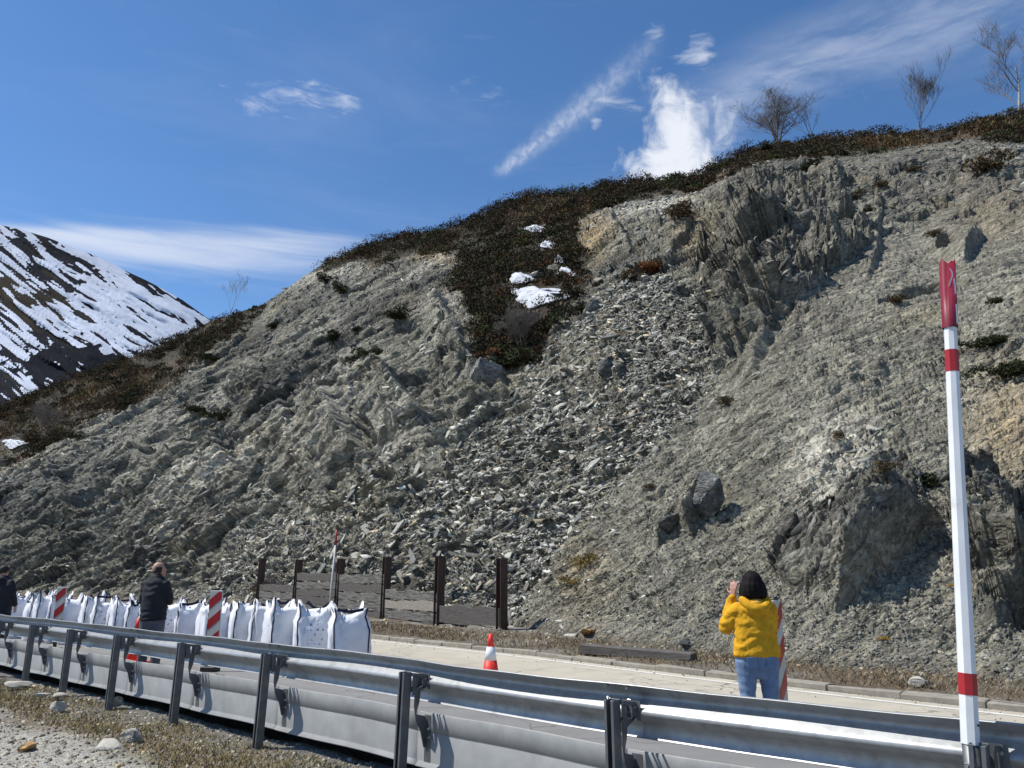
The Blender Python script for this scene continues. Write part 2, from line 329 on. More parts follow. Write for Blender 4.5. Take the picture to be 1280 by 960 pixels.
def bagmat(printed):
    m = mat('white_woven_bag', (.70, .71, .74), .7, var=.10, scale=5, bump=.6, bscale=14, dark=((.52, .52, .50), 2.5, .56, .8, .55))
    if printed:
        N = NT(m.node_tree); b = next(n for n in N.n if n.type == 'BSDF_PRINCIPLED'); src = b.inputs['Base Color'].links[0].from_socket
        tc = N.node('ShaderNodeTexCoord'); sep = N.node('ShaderNodeSeparateXYZ'); N.l.new(tc.outputs['Object'], sep.inputs[0])
        vz = N.m('MULTIPLY', N.mapr(sep.outputs[2], .42, .45), N.mapr(sep.outputs[2], .80, .77))
        gx = N.m('MULTIPLY', N.mapr(sep.outputs[0], -.16, -.14), N.mapr(sep.outputs[0], .17, .15))
        cm = N.node('ShaderNodeCombineXYZ'); N.l.new(N.m('MULTIPLY', sep.outputs[0], 26.0), cm.inputs[0]); N.l.new(N.m('MULTIPLY', sep.outputs[2], 13.0), cm.inputs[2])
        nz = N.noise(cm.outputs[0], 1.0, 1, .4); mk = N.m('MULTIPLY', N.m('MULTIPLY', vz, gx), N.mapr(nz, .56, .60))
        row = N.m('GREATER_THAN', N.m('FRACT', N.m('MULTIPLY', sep.outputs[2], 13.0)), .5)
        N.l.new(N.mix(N.m('MULTIPLY', N.m('MULTIPLY', mk, row), .75), src, (.10, .12, .2, 1)), b.inputs['Base Color'])
    return m
M_bag = bagmat(False); M_bagp = bagmat(True)
M_fill = mat('grey_gravel_fill', (.25, .25, .24), .95, var=.5, scale=30, bump=.8, bscale=50)

# ---------------------------------------------------------------- road frame: a runs along the road (away to the left), w across it
AX = np.array([-.72, .694]); AX /= np.linalg.norm(AX); WX = np.array([AX[1], -AX[0]])
def aw(P): P = np.asarray(P, float); return P @ AX, P @ WX
def xy(a, w): return np.stack([a*AX[0]+w*WX[0], a*AX[1]+w*WX[1]], -1)
def curve(pts):
    a, w = aw(pts); i = np.argsort(a); a, w = a[i], w[i]
    def f(q):                                            # smoothed piecewise-linear
        q = np.asarray(q, float); return sum(np.interp(q+d, a, w) for d in (-1.2, -.6, 0, .6, 1.2))/5
    return f
w_rail = curve([(9.5, -1.9), (5.6, 1.5), (4.1, 2.95), (2.4, 4.48), (.67, 5.89), (-.94, 7.49), (-2.66, 9.12), (-4.12, 10.45), (-5.53, 11.75), (-6.8, 12.85), (-8.01, 13.95), (-9.3, 15.1), (-10.7, 16.4), (-14.5, 20), (-30, 35), (-70, 74)])
w_kerb = curve([(16, 0), (12, 3.8), (9, 7.0), (5.96, 9.92), (4.15, 11.87), (2.2, 14.2), (0, 16.9), (-3.53, 20.6), (-8, 25.5), (-14, 31.5), (-22, 40), (-35, 53), (-75, 94)])

# ---------------------------------------------------------------- hillside
TH = [-55, -44, -40, -36, -31, -23, -18, -15, -12, -9, -5, 0, 3, 9, 19.4, 31, 40, 50]
R0 = [120, 95, 84, 72, 60, 46, 39.5, 35.5, 32, 28.6, 25.5, 22.6, 20.5, 17.6, 14.9, 14.07, 14.0, 14.5]
TH1 = [-55, -44, -33, -27, -23, -16, -5, 0, 10, 20, 30, 36, 45, 50]
R1 = [150, 125, 108, 100, 92, 82, 74, 72, 66, 64, 68, 70, 76, 80]
SKY = [(-330, 640), (-160, 575), (-60, 530), (0, 507), (60, 485), (140, 458), (230, 418), (262, 402), (300, 390), (330, 380), (370, 352), (400, 332), (440, 312), (480, 300), (520, 292), (560, 284), (600, 268), (640, 251), (680, 243), (730, 238), (790, 228), (850, 222), (880, 218), (905, 202), (940, 188), (1000, 176), (1060, 170), (1100, 168), (1150, 166), (1200, 158), (1240, 147), (1280, 142), (1360, 135), (1460, 130), (1560, 140)]
sk = np.array([azel(*p) for p in SKY])
NC, NR = 1060, 505
pxs = np.linspace(-130, 1410, NC)
th = np.degrees(np.arctan2((pxs-640)/FOC, math.cos(PITCH)-(480-520)/FOC*math.sin(PITCH)))
th = np.concatenate([np.linspace(-55, th[0]-.3, 24), th, np.linspace(th[-1]+.3, 50, 16)]); NCt = len(th)
r0 = np.interp(th, TH, R0)-.6; r1 = np.interp(th, TH1, R1); te1 = np.tan(np.radians(np.interp(th, sk[:, 0], sk[:, 1])))
z0 = 0.02; z1 = EYE+te1*r1; k = (z1-z0)/(r1-r0); te0 = (z0-EYE)/r0
w = np.linspace(0, 1, NR)[:, None]; tau = te0+(te1-te0)*w
r = (k*r0+EYE-z0)/(k-tau); zz = EYE+tau*r
T = np.radians(th)[None]+0*w
X = r*np.sin(T); Y = r*np.cos(T); Z = zz
PX, PY = proj(X, Y, Z)                                    # image pixel coordinates of each base slope point; features and colours are placed by them
P = np.stack([X, Y, Z], -1)
def normals(P):
    du = np.gradient(P, axis=1); dv = np.gradient(P, axis=0); n = np.cross(du, dv); n /= np.linalg.norm(n, axis=-1, keepdims=True)+1e-9
    return n
Nb = normals(P)
for ax in (0, 1):
    for _ in range(1): Nb = Nb
if Nb[..., 2].mean() < 0: Nb = -Nb
# slope axes at mid hill: e1 along the contour to the right, e2 up the fall line
e1 = np.array([.70, -.714, 0]); e2 = np.array([.52, .51, .685]); e2 /= np.linalg.norm(e2); e3 = np.cross(e1, e2)
A = P @ e1; B = P @ e2; C = P @ e3
jx = fbm(A*.35, B*.35, C*.35, 4, 60)*16; jy = fbm(A*.35, B*.35, C*.35, 4, 70)*14
mx, my = PX+jx, PY+jy
jit = [(fbm(A*.12+q, B*.12, C*.12, 5, 160+q*7, .62), fbm(A*.12+q, B*.12, C*.12, 5, 190+q*7, .62)) for q in (0, 1, 2)]
def soft(poly, amp=15):
    return sum(inpoly(PX+jx*.4+a_*amp*1.6, PY+jy*.4+b_*amp*1.4, poly).astype(float) for a_, b_ in jit)/3
VEG = [[(-900, 900), (-300, 620), (0, 588), (30, 572), (60, 563), (105, 545), (150, 526), (185, 508), (215, 491), (232, 462), (262, 445), (290, 425), (318, 402), (338, 376), (370, 352), (395, 336), (430, 333), (470, 330), (500, 316), (560, 310), (582, 330), (578, 362), (592, 400), (600, 432), (612, 462), (655, 470), (690, 446), (708, 415), (738, 376), (732, 335), (722, 300), (745, 272), (800, 250), (850, 244), (882, 240), (900, 222), (940, 214), (1000, 206), (1035, 196), (1080, 192), (1150, 194), (1172, 188), (1240, 182), (1300, 190), (1500, 190), (1700, -200), (-900, -200)]]
veg = np.clip(sum(soft(p, 24) for p in VEG), 0, 1); veg = np.clip(veg-sst(.04, .28, fbm(A*.22, B*.22, C*.16, 4, 150))*sst(18, 85, PY-np.interp(PX, [q[0] for q in SKY], [q[1] for q in SKY]))*.9, 0, 1)
ROCKPATCH = [(338, 392), (350, 355), (385, 338), (432, 336), (428, 352), (385, 372), (350, 395)]
SCREE = [(740, 372), (705, 440), (640, 515), (600, 560), (470, 600), (300, 660), (215, 745), (640, 790), (652, 745), (705, 672), (760, 600), (830, 530), (892, 470), (898, 410), (885, 385), (815, 345)]
scree = soft(SCREE)
SCREE2 = [(652, 745), (705, 672), (760, 600), (830, 530), (892, 470), (1000, 395), (1090, 300), (1180, 270), (1500, 140), (1500, 900), (600, 900)]
fine = soft(SCREE2)
O2 = [(978, 720), (985, 650), (1020, 600), (1045, 560), (1100, 528), (1130, 545), (1150, 600), (1156, 668), (1110, 720), (1060, 765), (1010, 750)]
O1 = [(882, 235), (915, 212), (1000, 200), (1045, 215), (1085, 285), (1085, 318), (1040, 345), (1000, 385), (960, 410), (915, 455), (882, 445), (890, 380), (878, 330)]
O3 = [(1190, 640), (1230, 615), (1400, 600), (1400, 800), (1290, 795), (1215, 765)]
O4 = [(1040, 210), (1180, 185), (1400, 180), (1400, 240), (1200, 270), (1140, 290), (1080, 285)]
O5 = [(440, 500), (490, 485), (530, 505), (535, 545), (500, 580), (455, 595), (445, 545)]
o2, o1, o3, o4, o5 = [soft(p) for p in (O2, O1, O3, O4, O5)]
fine = fine*(1-o2)*(1-o1)*(1-o3)*(1-veg)*(1-o4*.6); scree = scree*(1-veg)
rp = soft(ROCKPATCH); veg = veg*(1-rp)
rock = np.clip(1-veg-scree-fine, 0, 1)
def feat(x, y, rx, ry, deg, amp, edge=.7):               # a buttress that climbs to the right and breaks off in a steep face
    c, s_ = math.cos(math.radians(deg)), math.sin(math.radians(deg)); dx, dy = PX+jx*.5-x, -(PY+jy*.5-y)
    u = (dx*c+dy*s_)/rx; v = (-dx*s_+dy*c)/ry
    return amp*np.clip((u+1)/(1+edge), 0, 1)**1.3*(1-sst(edge, edge+.16, u))*np.exp(-(v*v)**2)*(u > -1)
def pit(x, y, rx, ry, deg, depth):
    c, s_ = math.cos(math.radians(deg)), math.sin(math.radians(deg)); dx, dy = PX+jx*.35-x, -(PY+jy*.35-y)
    u = (dx*c+dy*s_)/rx; v = (-dx*s_+dy*c)/ry; q = u*u+v*v
    return -depth*(1-sst(.5, 1.1, q))
D = np.zeros_like(A)
far = np.clip(r/40, .4, 1.3)
D += fbm(A*.07, B*.07, C*.07, 3, 1)*1.5
# ribs that follow the fall line
rib = fbm(A*.30, B*.07, C*.3, 4, 5); D += (np.abs(rib)-.3)*-.75*(rock*.9+.25*fine+.35*scree)
# fractured rock at three scales, plates stretched up the fall line
ca, sa = math.cos(.75), -math.sin(.75); Ar = A*ca+B*sa; Br = -A*sa+B*ca
wx = fbm(A*.5, B*.5, C*.5, 3, 15)*.7; wy = fbm(A*.5, B*.5, C*.5, 3, 25)*.7
f1, g1 = facets((Ar+wx)*.42, (Br+wy)*.15, C, 100, 1.0); f2, g2 = facets((Ar+wx)*1.3, (Br+wy)*.42, C, 200, 1.3); f3, g3 = facets((Ar+wx*.5)*3.4, (Br+wy*.5)*1.1, C, 300, 1.6); f7, g7 = facets(A*11+wx*3, B*13+wy*3, C, 700, 1.6); nearw = sst(42, 22, r+0*A)
f4, g4 = facets(A*5.5, B*5.5, C, 400, 1.6)
rr = np.clip(rock+o2+o1+o3, 0, 1)*(1-.55*o4)
cl = np.clip(o1+o2+o3, 0, 1)
D += rr*(f1*.85+f2*.36+f3*.17+f4*.06+f7*.035*nearw)*(1+.5*cl)
fo, go = facets(A*.42+wx, B*.34+wy, C, 800, 1.5); fp, gp = facets(A*1.15+wy, B*.95+wx, C, 900, 1.5)
D += np.clip(o1+o3*.6+o4*.35, 0, 1)*(fo*1.9+fp*.85-(1-sst(0, .12, go))*.5)
D += -o2*(f1*.3+f2*.22+f3*.1)
D -= rr*((1-sst(0, .10, g1))*.25+(1-sst(0, .12, g2))*.14)
# tilted strata: saw-tooth ledges
h = Ar*1.25+fbm(A*.2, B*.2, C*.2, 3, 33)*1.6; saw = h-np.floor(h)
D += rr*(saw-.5)*.42*sst(-.1, .4, fbm(A*.12, B*.12, C*.12, 2, 44))
h2 = (A*.3-B*.95)*1.5+fbm(A*.35, B*.35, C*.2, 3, 35)*1.4; saw2 = h2-np.floor(h2)
D += (scree*.9+rr*.4)*(saw2-.5)*.22
# screes: lumpy, with slate-sized facets
f5, g5 = facets(A*1.5, B*2.6, C, 500, 1.4); f6, g6 = facets(A*3.4, B*6, C, 600, 1.4)
D += scree*(fbm(A*.5, B*.5, C*.5, 4, 50)*.45+f5*.26+f6*.12)
D += fine*(fbm(A*.45, B*.2, C*.4, 4, 55)*.50+f3*.10+f6*.07+fbm(A*2.4, B*2.4, C*2.4, 3, 57)*.10+f7*.045*nearw+f4*.05)
D += fine*np.clip(fbm(A*.6, B*.3, C*.5, 4, 58)-.12, 0, 1)*1.1
D += veg*(fbm(A*.4, B*.4, C*.4, 4, 65)*.55)
F = np.zeros_like(A)
F += feat(1056, 664, 90, 74, -42, 2.7, .80)
F += feat(862, 622, 30, 34, -30, 1.5, .6)+feat(822, 655, 16, 20, -30, .7, .6)
F += feat(1010, 250, 70, 60, 20, 1.2, .6)+feat(955, 330, 60, 60, 0, 1.3, .6)+feat(1060, 290, 50, 60, -10, 1.0, .7)+feat(930, 420, 45, 40, -20, 1.1, .6)
F += feat(478, 530, 55, 55, 40, 2.2, .75)+feat(400, 560, 70, 55, 30, 1.8, .6)+feat(545, 410, 34, 38, 30, 1.6, .6)+feat(580, 470, 30, 44, 30, 1.3, .6)
F += feat(1190, 300, 50, 26, -20, 1.8, .5)+feat(830, 295, 40, 28, -20, 1.6, .6)+feat(760, 300, 30, 40, 30, 1.4, .6)+feat(620, 478, 26, 24, 20, 1.2, .4)
F += feat(1245, 700, 60, 70, -20, 1.3, .6)+feat(1230, 760, 40, 26, -10, .8, .6)+feat(250, 590, 60, 40, 35, 1.5, .6)+feat(150, 585, 50, 30, 30, 1.4, .6)+feat(60, 640, 50, 30, 30, 1.3, .6)+feat(310, 500, 50, 40, 35, 1.5, .6)+feat(770, 458, 18, 16, -15, 1.1, .5)
D += F*.75
D -= (rock*.9+scree*.35)*np.clip(fbm(Ar*.9, Br*.35, C*.5, 4, 97)-.16, 0, 1)*3.2
for q in [(343, 605, 15, 12, 20, 1.8), (155, 583, 22, 10, 35, 2.0), (200, 545, 26, 6, 30, 1.2), (380, 470, 30, 6, 22, 1.2), (420, 640, 26, 6, 25, 1.0), (600, 525, 18, 7, 20, 1.1), (110, 620, 30, 7, 30, 1.2), (270, 560, 26, 6, 35, 1.1), (560, 450, 12, 16, 20, 1.1), (700, 560, 20, 5, 20, .8), (780, 540, 18, 5, 20, .7), (465, 540, 9, 22, 25, 1.5), (488, 602, 16, 7, 5, 1.1), (300, 470, 14, 6, 30, .9), (1168, 370, 40, 6, 5, 1.0), (1185, 305, 16, 13, 20, 1.3), (560, 600, 18, 8, 10, .9), (520, 608, 14, 6, 20, .8), (700, 372, 8, 5, 0, .3), (245, 520, 16, 7, 20, .9), (860, 375, 22, 8, 20, .8), (1020, 235, 16, 20, -30, 1.2), (640, 555, 22, 6, 15, .7), (560, 685, 30, 9, 20, .6), (460, 625, 20, 7, 30, .8), (75, 655, 20, 9, 20, .9), (985, 705, 8, 14, -30, .8), (1130, 380, 30, 4, 10, .6)]:
    D += pit(*q)
fade = sst(0, .10, w)*(1-.85*sst(.9, 1, w)); vdir = P-np.array((0, 0, EYE)); vdir /= np.linalg.norm(vdir, axis=-1, keepdims=True); obl = np.clip(np.abs((vdir*Nb).sum(-1))*2.9, .38, 1.1)
D = D*fade*(.5+.5*far)*.8*obl
P1 = P+Nb*D[..., None]
# ground that carries on behind the crest
back = []
for q in (1.02, 1.06, 1.15, 1.4, 2.2):
    rb = r1*q; back.append(np.stack([rb*np.sin(T[0]), rb*np.cos(T[0]), z1+(rb-r1)*.06-(q-1)*4], -1))
Pall = np.concatenate([P1, np.stack(back)], 0); NRt = Pall.shape[0]
N1 = normals(P1); N1 = np.where(N1[..., 2:3] < 0, -N1, N1) if N1[..., 2].mean() > 0 else -N1
lam = Ar*2.6+fbm(A*.5, B*.5, C*.5, 3, 95)*1.3
# ground colour, with some light and shade of the rock faces painted in
def lerp(a, b, t): return a*(1-t[..., None])+np.array(b)*t[..., None]
n_big = fbm(A*.10, B*.10, C*.1, 4, 80); n_mid = fbm(A*.5, B*.25, C*.5, 4, 81); n_sm = fbm(A*3, B*2, C*3, 3, 82)
c = np.zeros(P.shape)+np.array((.21, .21, .185))
c = lerp(c, (.46, .455, .42), np.clip(sst(.10, .55, n_big+n_mid*.55)*(rr-.6*cl)+o2*.8*sst(-.3, .4, n_mid)*sst(1110, 1050, PX), 0, 1))  # pale rock patches, plus the lower outcrop's lit left part painted lighter
c = lerp(c, (.085, .088, .086), np.clip(sst(-.05, .4, fbm(Ar*.22, Br*.08, C*.25, 4, 83))*rr*.85+.5*(np.exp(-(((PX-90)/130)**2+((PY-650)/60)**2))+np.exp(-(((PX-300)/110)**2+((PY-440)/45)**2))+np.exp(-(((PX-430)/90)**2+((PY-380)/30)**2)))*rock, 0, .92))
c = lerp(c, (.225, .222, .195), fine*.85); c = lerp(c, (.17, .168, .145), scree*.7)
c = lerp(c, (.30, .26, .17), sst(.15, .6, fbm(A*.2, B*.2, C*.2, 3, 84))*.45)
def spot(x, y, rx, ry): return np.exp(-(((PX+jx*.6-x)/rx)**2+((PY+jy*.6-y)/ry)**2))
c = lerp(c, (.40, .30, .17), np.clip(spot(740, 300, 28, 25)+spot(870, 300, 30, 25)*.7+spot(545, 318, 40, 12)*.8+spot(1260, 530, 50, 60)*.6+spot(1240, 265, 60, 30)*.4+spot(720, 720, 40, 60)*.35, 0, 1)*(1-veg)*.8)
c = lerp(c, (.52, .51, .48), np.clip(spot(500, 530, 45, 40)*.9+spot(570, 390, 38, 34)*.8+spot(400, 345, 45, 16)+spot(155, 540, 110, 28)*.6+spot(1048, 590, 42, 60)*1.1+spot(395, 540, 60, 50)*.5+spot(330, 660, 120, 50)*.45+spot(160, 510, 60, 16)*.5+spot(690, 490, 60, 60)*.2+spot(50, 600, 80, 30)*.4, 0, 1)*(1-veg)*(.6+.4*n_mid)*.9)  # pale rock patches; the outcrop spot paints its lit top
c = lerp(c, (.115, .11, .10), np.clip(spot(1180, 220, 130, 45)+spot(1250, 700, 60, 70)*.7+spot(970, 320, 85, 95)*1.1, 0, 1)*.75*(1-veg))  # dark brown rock on the right, plus shade painted onto the upper cliff
gw = np.clip(spot(60, 560, 130, 40)+spot(700, 262, 90, 14)+spot(150, 500, 110, 26)+spot(1120, 180, 60, 9)+spot(1215, 150, 50, 8), 0, 1)*sst(-.3, .2, n_mid)
vc = np.zeros(P.shape)+np.array((.05, .044, .028)); vc = lerp(vc, (.125, .085, .045), np.clip(sst(-.1, .5, n_mid)*.5+gw, 0, 1))
c = lerp(c, (0, 0, 0), veg)+vc*veg[..., None]
toe = sst(.05, 0, w+0*A)*1.0; c = lerp(c, (.13, .105, .07), toe*.8)
cav = g3 < .05; c = lerp(c, (.125, .12, .105), fine*sst(330, 200, PY)*.75)
c = lerp(c, (.43, .42, .39), np.clip(spot(1042, 590, 50, 62)*1.3*sst(-.5, .2, n_mid), 0, .95)*(1-veg)); c = lerp(c, (.16, .16, .15), o2*sst(620, 670, PY+.5*(PX-1060))*.8)  # outcrop: lit upper left painted pale, shaded lower right painted dark
c *= (1+n_sm*.22+rr*.30*fbm(Ar*3.2, Br*.7, C*2, 4, 96)+scree*.25*n_sm)[..., None]*np.array((.97, .92, .80))
c *= (1+fine*.16*fbm(A*1.4, B*.12, C*.3, 4, 98))[..., None]; c = np.clip(c, .01, .85)
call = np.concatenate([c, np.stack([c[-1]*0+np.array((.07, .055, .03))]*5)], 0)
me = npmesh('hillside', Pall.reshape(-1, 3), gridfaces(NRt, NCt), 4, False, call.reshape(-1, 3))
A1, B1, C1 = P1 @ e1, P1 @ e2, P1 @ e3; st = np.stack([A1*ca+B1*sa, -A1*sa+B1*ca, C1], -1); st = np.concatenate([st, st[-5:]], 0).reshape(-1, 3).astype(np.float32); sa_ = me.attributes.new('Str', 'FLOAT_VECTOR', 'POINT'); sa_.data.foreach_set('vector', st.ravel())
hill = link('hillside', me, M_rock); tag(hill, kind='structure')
def terr(px, py):                                          # point of the finished slope seen in that direction, with its normal
    cidx = int(np.clip(np.argmin(np.abs(PX[NR//2]-px)), 1, NCt-2)); col = slice(cidx, cidx+1)
    qx, qy = proj(P1[:, cidx, 0], P1[:, cidx, 1], P1[:, cidx, 2]); i = int(np.argmin(np.abs(qy-py)+np.abs(qx-px)*.5))
    return Vector(P1[i, cidx]), Vector(N1[i, cidx])

# ---------------------------------------------------------------- scatter helpers
cell = np.linalg.norm(np.cross(np.gradient(P, axis=1), np.gradient(P, axis=0)), axis=-1)
def pick(density, n):                                      # random points of the slope, density per square metre
    p = (density*cell).ravel(); p = p/p.sum(); i = rng.choice(p.size, n, p=p); return i
def frames(nrm, yaw):
    ref = np.tile(e1, (len(nrm), 1)); t = ref-nrm*(ref*nrm).sum(1, keepdims=True); t /= np.linalg.norm(t, axis=1, keepdims=True); b = np.cross(nrm, t)
    c_, s_ = np.cos(yaw)[:, None], np.sin(yaw)[:, None]; return t*c_+b*s_, -t*s_+b*c_
def slate_arrays(pos, nrm, L, Wd, H, yaw, tilt, cols):
    """n six-sided slabs: returns verts, quad/tri index arrays (triangles) and colours"""
    n = len(pos); nrm = nrm+rng.normal(0, 1, (n, 3))*tilt[:, None]; nrm /= np.linalg.norm(nrm, axis=1, keepdims=True)
    t, b = frames(nrm, yaw); k_ = 4
    ang = (np.arange(k_)[None]+rng.uniform(-.32, .32, (n, k_)))*2*np.pi/k_; rad = rng.uniform(.55, 1.08, (n, k_))
    ox = np.cos(ang)*rad*L[:, None]*.5; oy = np.sin(ang)*rad*Wd[:, None]*.5
    base = pos[:, None]+t[:, None]*ox[..., None]+b[:, None]*oy[..., None]
    lo = base-nrm[:, None]*(H*.6)[:, None, None]; hi = base+nrm[:, None]*(H[:, None]*(.5+.12*rng.uniform(-1, 1, (n, k_))))[..., None]
    V = np.concatenate([lo, hi], 1).reshape(-1, 3)
    f = []
    for i in range(k_):
        j = (i+1) % k_; f += [(i, j, j+k_), (i, j+k_, i+k_)]
    f += [(k_, k_+i, k_+i+1) for i in range(1, k_-1)]; f = np.array(f)
    Fi = (np.arange(n)[:, None, None]*2*k_+f[None]).reshape(-1)
    return V, Fi, np.repeat(cols, 2*k_, 0)
lumc = (c.mean(-1)/.19).reshape(-1); flatP = P1.reshape(-1, 3); flatN = N1.reshape(-1, 3); smoothN = Nb.reshape(-1, 3)
def slatecol(n, v=.5):
    u = rng.uniform(0, 1, n)**2.1; cc = np.array((.085, .085, .076))+(np.array((.46, .45, .385))-np.array((.085, .085, .076)))*u[:, None]*v*1.6
    warm = rng.uniform(0, 1, n) < .08; cc[warm] *= np.array((1.15, .95, .7)); return np.clip(cc, .05, .7)
def scatter(name, dens, n, Lr, ratio, Hr, tilt, v, kind='stuff', lift=.3, label=None, cat=None, mixN=.6, yaw0=.15, ysd=.42):
    i = pick(dens, n); pos = flatP[i]+0; L = Lr[0]*(Lr[1]/Lr[0])**(rng.beta(1.1, 2.4, n))
    nr = smoothN[i]*mixN+flatN[i]*(1-mixN); Wd = L*rng.uniform(ratio[0], ratio[1], n); H = L*rng.uniform(Hr[0], Hr[1], n)
    pos = pos+nr*(H*lift)[:, None]
    yaw = rng.normal(yaw0, ysd, n); V, Fi, cc = slate_arrays(pos, nr, L, Wd, H, yaw, np.full(n, tilt), slatecol(n, v)*(np.clip(lumc[i], .4, 2.0)**.85)[:, None])
    o = link(name, npmesh(name, V, Fi, 3, False, cc), M_slab); return tag(o, label, cat, kind=kind)
low = np.clip(1.6-w*1.2, .3, 1.6)
screw = (soft(SCREE, 55)*.75+scree*.5)*(1-veg)*(.25+1.3*sst(-.25, .35, fbm(A*.3, B*.16, C*.3, 4, 90)))+.05*fine*sst(900, 700, PX)
scatter('slate_scree', screw, 40000, (.09, .80), (.22, .52), (.04, .10), .42, .95, label='field of loose grey slate plates spilling down the gully', cat='scree')
scatter('rock_rubble', (rock*.55+scree*.7+cl*.3)*(.25+sst(-.1, .4, n_mid)), 31000, (.12, 1.1), (.14, .40), (.05, .16), .40, .55, label='broken angular rubble on the rock ledges', cat='rubble', yaw0=.78, ysd=.28, mixN=.3)
scatter('fine_gravel', (fine+.3*scree+toe*.3)*low**3*np.clip(26/np.maximum(r, 14), .2, 1.6)**2, 34000, (.03, .13), (.40, .85), (.12, .35), .5, .42, label='fine grey gravel covering the lower slope', cat='gravel', lift=.2)

# 300 of the largest slabs, each a thing of its own
def slab_mesh(seed):
    r_ = random.Random(seed); k_ = r_.choice((4, 5, 5, 6)); vs = []
    rad = [(r_.uniform(.58, 1.08)) for _ in range(k_)]; an = [(i+r_.uniform(-.3, .3))*2*math.pi/k_ for i in range(k_)]
    for hgt in (-.5, .35): vs += [(math.cos(a)*q*.5, math.sin(a)*q*.5, hgt+r_.uniform(-.12, .12)) for a, q in zip(an, rad)]
    q2 = [(x*.95+r_.uniform(-.03, .03), y*.95+r_.uniform(-.03, .03), .5+r_.uniform(-.05, .05)) for x, y, z in vs[k_:]]
    vs += q2; fs = [tuple(range(k_-1, -1, -1))]
    for L_ in (0, 1):
        for i in range(k_): j = (i+1) % k_; fs.append((L_*k_+i, L_*k_+j, (L_+1)*k_+j, (L_+1)*k_+i))
    fs.append(tuple(2*k_+i for i in range(k_)))
    me = bpy.data.meshes.new('slate_slab'); me.from_pydata(vs, [], fs); me.update(); return me
slab_mats = []
for i, cc in enumerate([(.31, .305, .26), (.22, .218, .19), (.14, .14, .125), (.38, .37, .31), (.25, .225, .17)]):
    slab_mats.append(mat('slab_stone', cc, .8, var=.2, scale=4, bump=.5, bscale=12, dark=((.12, .12, .11), 3, .55, .75, .5)))
slabs = []
for s_ in range(15):
    me = slab_mesh(s_); me.materials.append(slab_mats[s_ % 5]); slabs.append(me)
big = pick(scree*sst(200, 420, PX), 262)
for i in big[:230]:
    o = bpy.data.objects.new('slate_slab', slabs[rnd.randrange(15)]); COL.objects.link(o)
    n_ = Vector(smoothN[i])*.7+Vector(flatN[i])*.3+Vector([rnd.gauss(0, .16) for _ in range(3)]); L = rnd.uniform(.5, 1.1)*min(1.25, max(.8, flatP[i][1]/38)); H = L*rnd.uniform(.05, .11)
    q = n_.to_track_quat('Z', 'X').to_matrix().to_4x4() @ Matrix.Rotation(rnd.gauss(.2, .5), 4, 'Z')
    o.matrix_world = Matrix.Translation(Vector(flatP[i])+n_.normalized()*H*.45) @ q @ Matrix.Diagonal((L, L*rnd.uniform(.3, .62), H, 1))
    tag(o, 'flat grey slate slab lying loose among the broken plates of the scree', 'rock slab', 'large loose slate slabs on the scree')
def boulder(px, py, L, W_, H, label, m, cat='boulder', yaw=0.0, tilt=(0, 0), sink=.25, seed=1, name='boulder', pos=None):
    r_ = random.Random(seed); bm = bmesh.new(); bmesh.ops.create_icosphere(bm, subdivisions=3, radius=.5)
    pl = [(Vector((r_.gauss(0, 1), r_.gauss(0, 1), r_.gauss(0, 1))).normalized(), r_.uniform(.20, .38)) for _ in range(9)]
    for v in bm.verts:
        for n_, d in pl:
            e = v.co.dot(n_)
            if e > d: v.co -= n_*(e-d)
        v.co += Vector([r_.gauss(0, .006) for _ in range(3)])
    me = bpy.data.meshes.new(name); bm.to_mesh(me); bm.free(); me.materials.append(m)
    p, n_ = terr(px, py) if pos is None else (pos, Vector((0, 0, 1)))
    o = link(name, me); o.matrix_world = Matrix.Translation(p+n_*H*(.5-sink)) @ Matrix.Rotation(yaw, 4, 'Z') @ Matrix.Rotation(tilt[0], 4, 'X') @ Matrix.Rotation(tilt[1], 4, 'Y') @ Matrix.Diagonal((L, W_, H, 1))
    return tag(o, label, cat)
M_dkrock = mat('dark_block_stone', (.12, .12, .11), .85, var=.35, scale=4, bump=.7, bscale=6)
M_orange = mat('ochre_stained_slab', (.34, .20, .085), .85, var=.3, scale=3, bump=.6, bscale=10)
M_stone2 = mat('grey_field_stone', (.30, .285, .24), .85, var=.35, scale=7, bump=.7, bscale=20)
M_pale = mat('pale_field_stone', (.42, .395, .33), .85, var=.2, scale=5, bump=.6, bscale=18)
M_midrock = mat('grey_block_stone', (.20, .198, .175), .85, var=.35, scale=4, bump=.7, bscale=6)
for m_ in (M_dkrock, M_midrock, M_orange, M_stone2): crack(m_)
boulder(770, 462, 1.5, 1.2, 1.5, 'dark squarish boulder alone in the middle of the slate scree', M_dkrock, yaw=.5, seed=3, sink=.42)
boulder(749, 398, 1.2, .8, 1.5, 'upright blue grey block just right of the snow patch', M_midrock, yaw=.3, seed=4)
boulder(872, 614, 1.15, .6, 1.5, 'tall dark leaning block standing out of the fine scree', M_dkrock, yaw=-.4, tilt=(.2, .25), seed=5)
boulder(826, 655, .8, .6, .75, 'smaller dark block below left of the tall leaning block', M_dkrock, yaw=.3, tilt=(.1, .3), seed=6)
boulder(675, 345, .9, .6, .5, 'small pale block between two snow patches in the gully', M_pale, seed=7)
boulder(826, 297, 2.6, 1.2, 1.0, 'long pale tilted slab high on the gully head', M_midrock, yaw=-.5, tilt=(.5, .35), seed=8, sink=.45)
boulder(732, 791, .62, .5, .16, 'ochre flat stone at the foot of the scree by the road verge', M_orange, yaw=.3, tilt=(-.45, .15), seed=9)
boulder(712, 797, .5, .35, .14, 'flat grey stone lying under the ochre stone on the verge', M_pale, yaw=-.2, seed=10)
boulder(845, 806, .55, .3, .2, 'dark flat stone on the verge behind the timber beam', M_dkrock, seed=12)
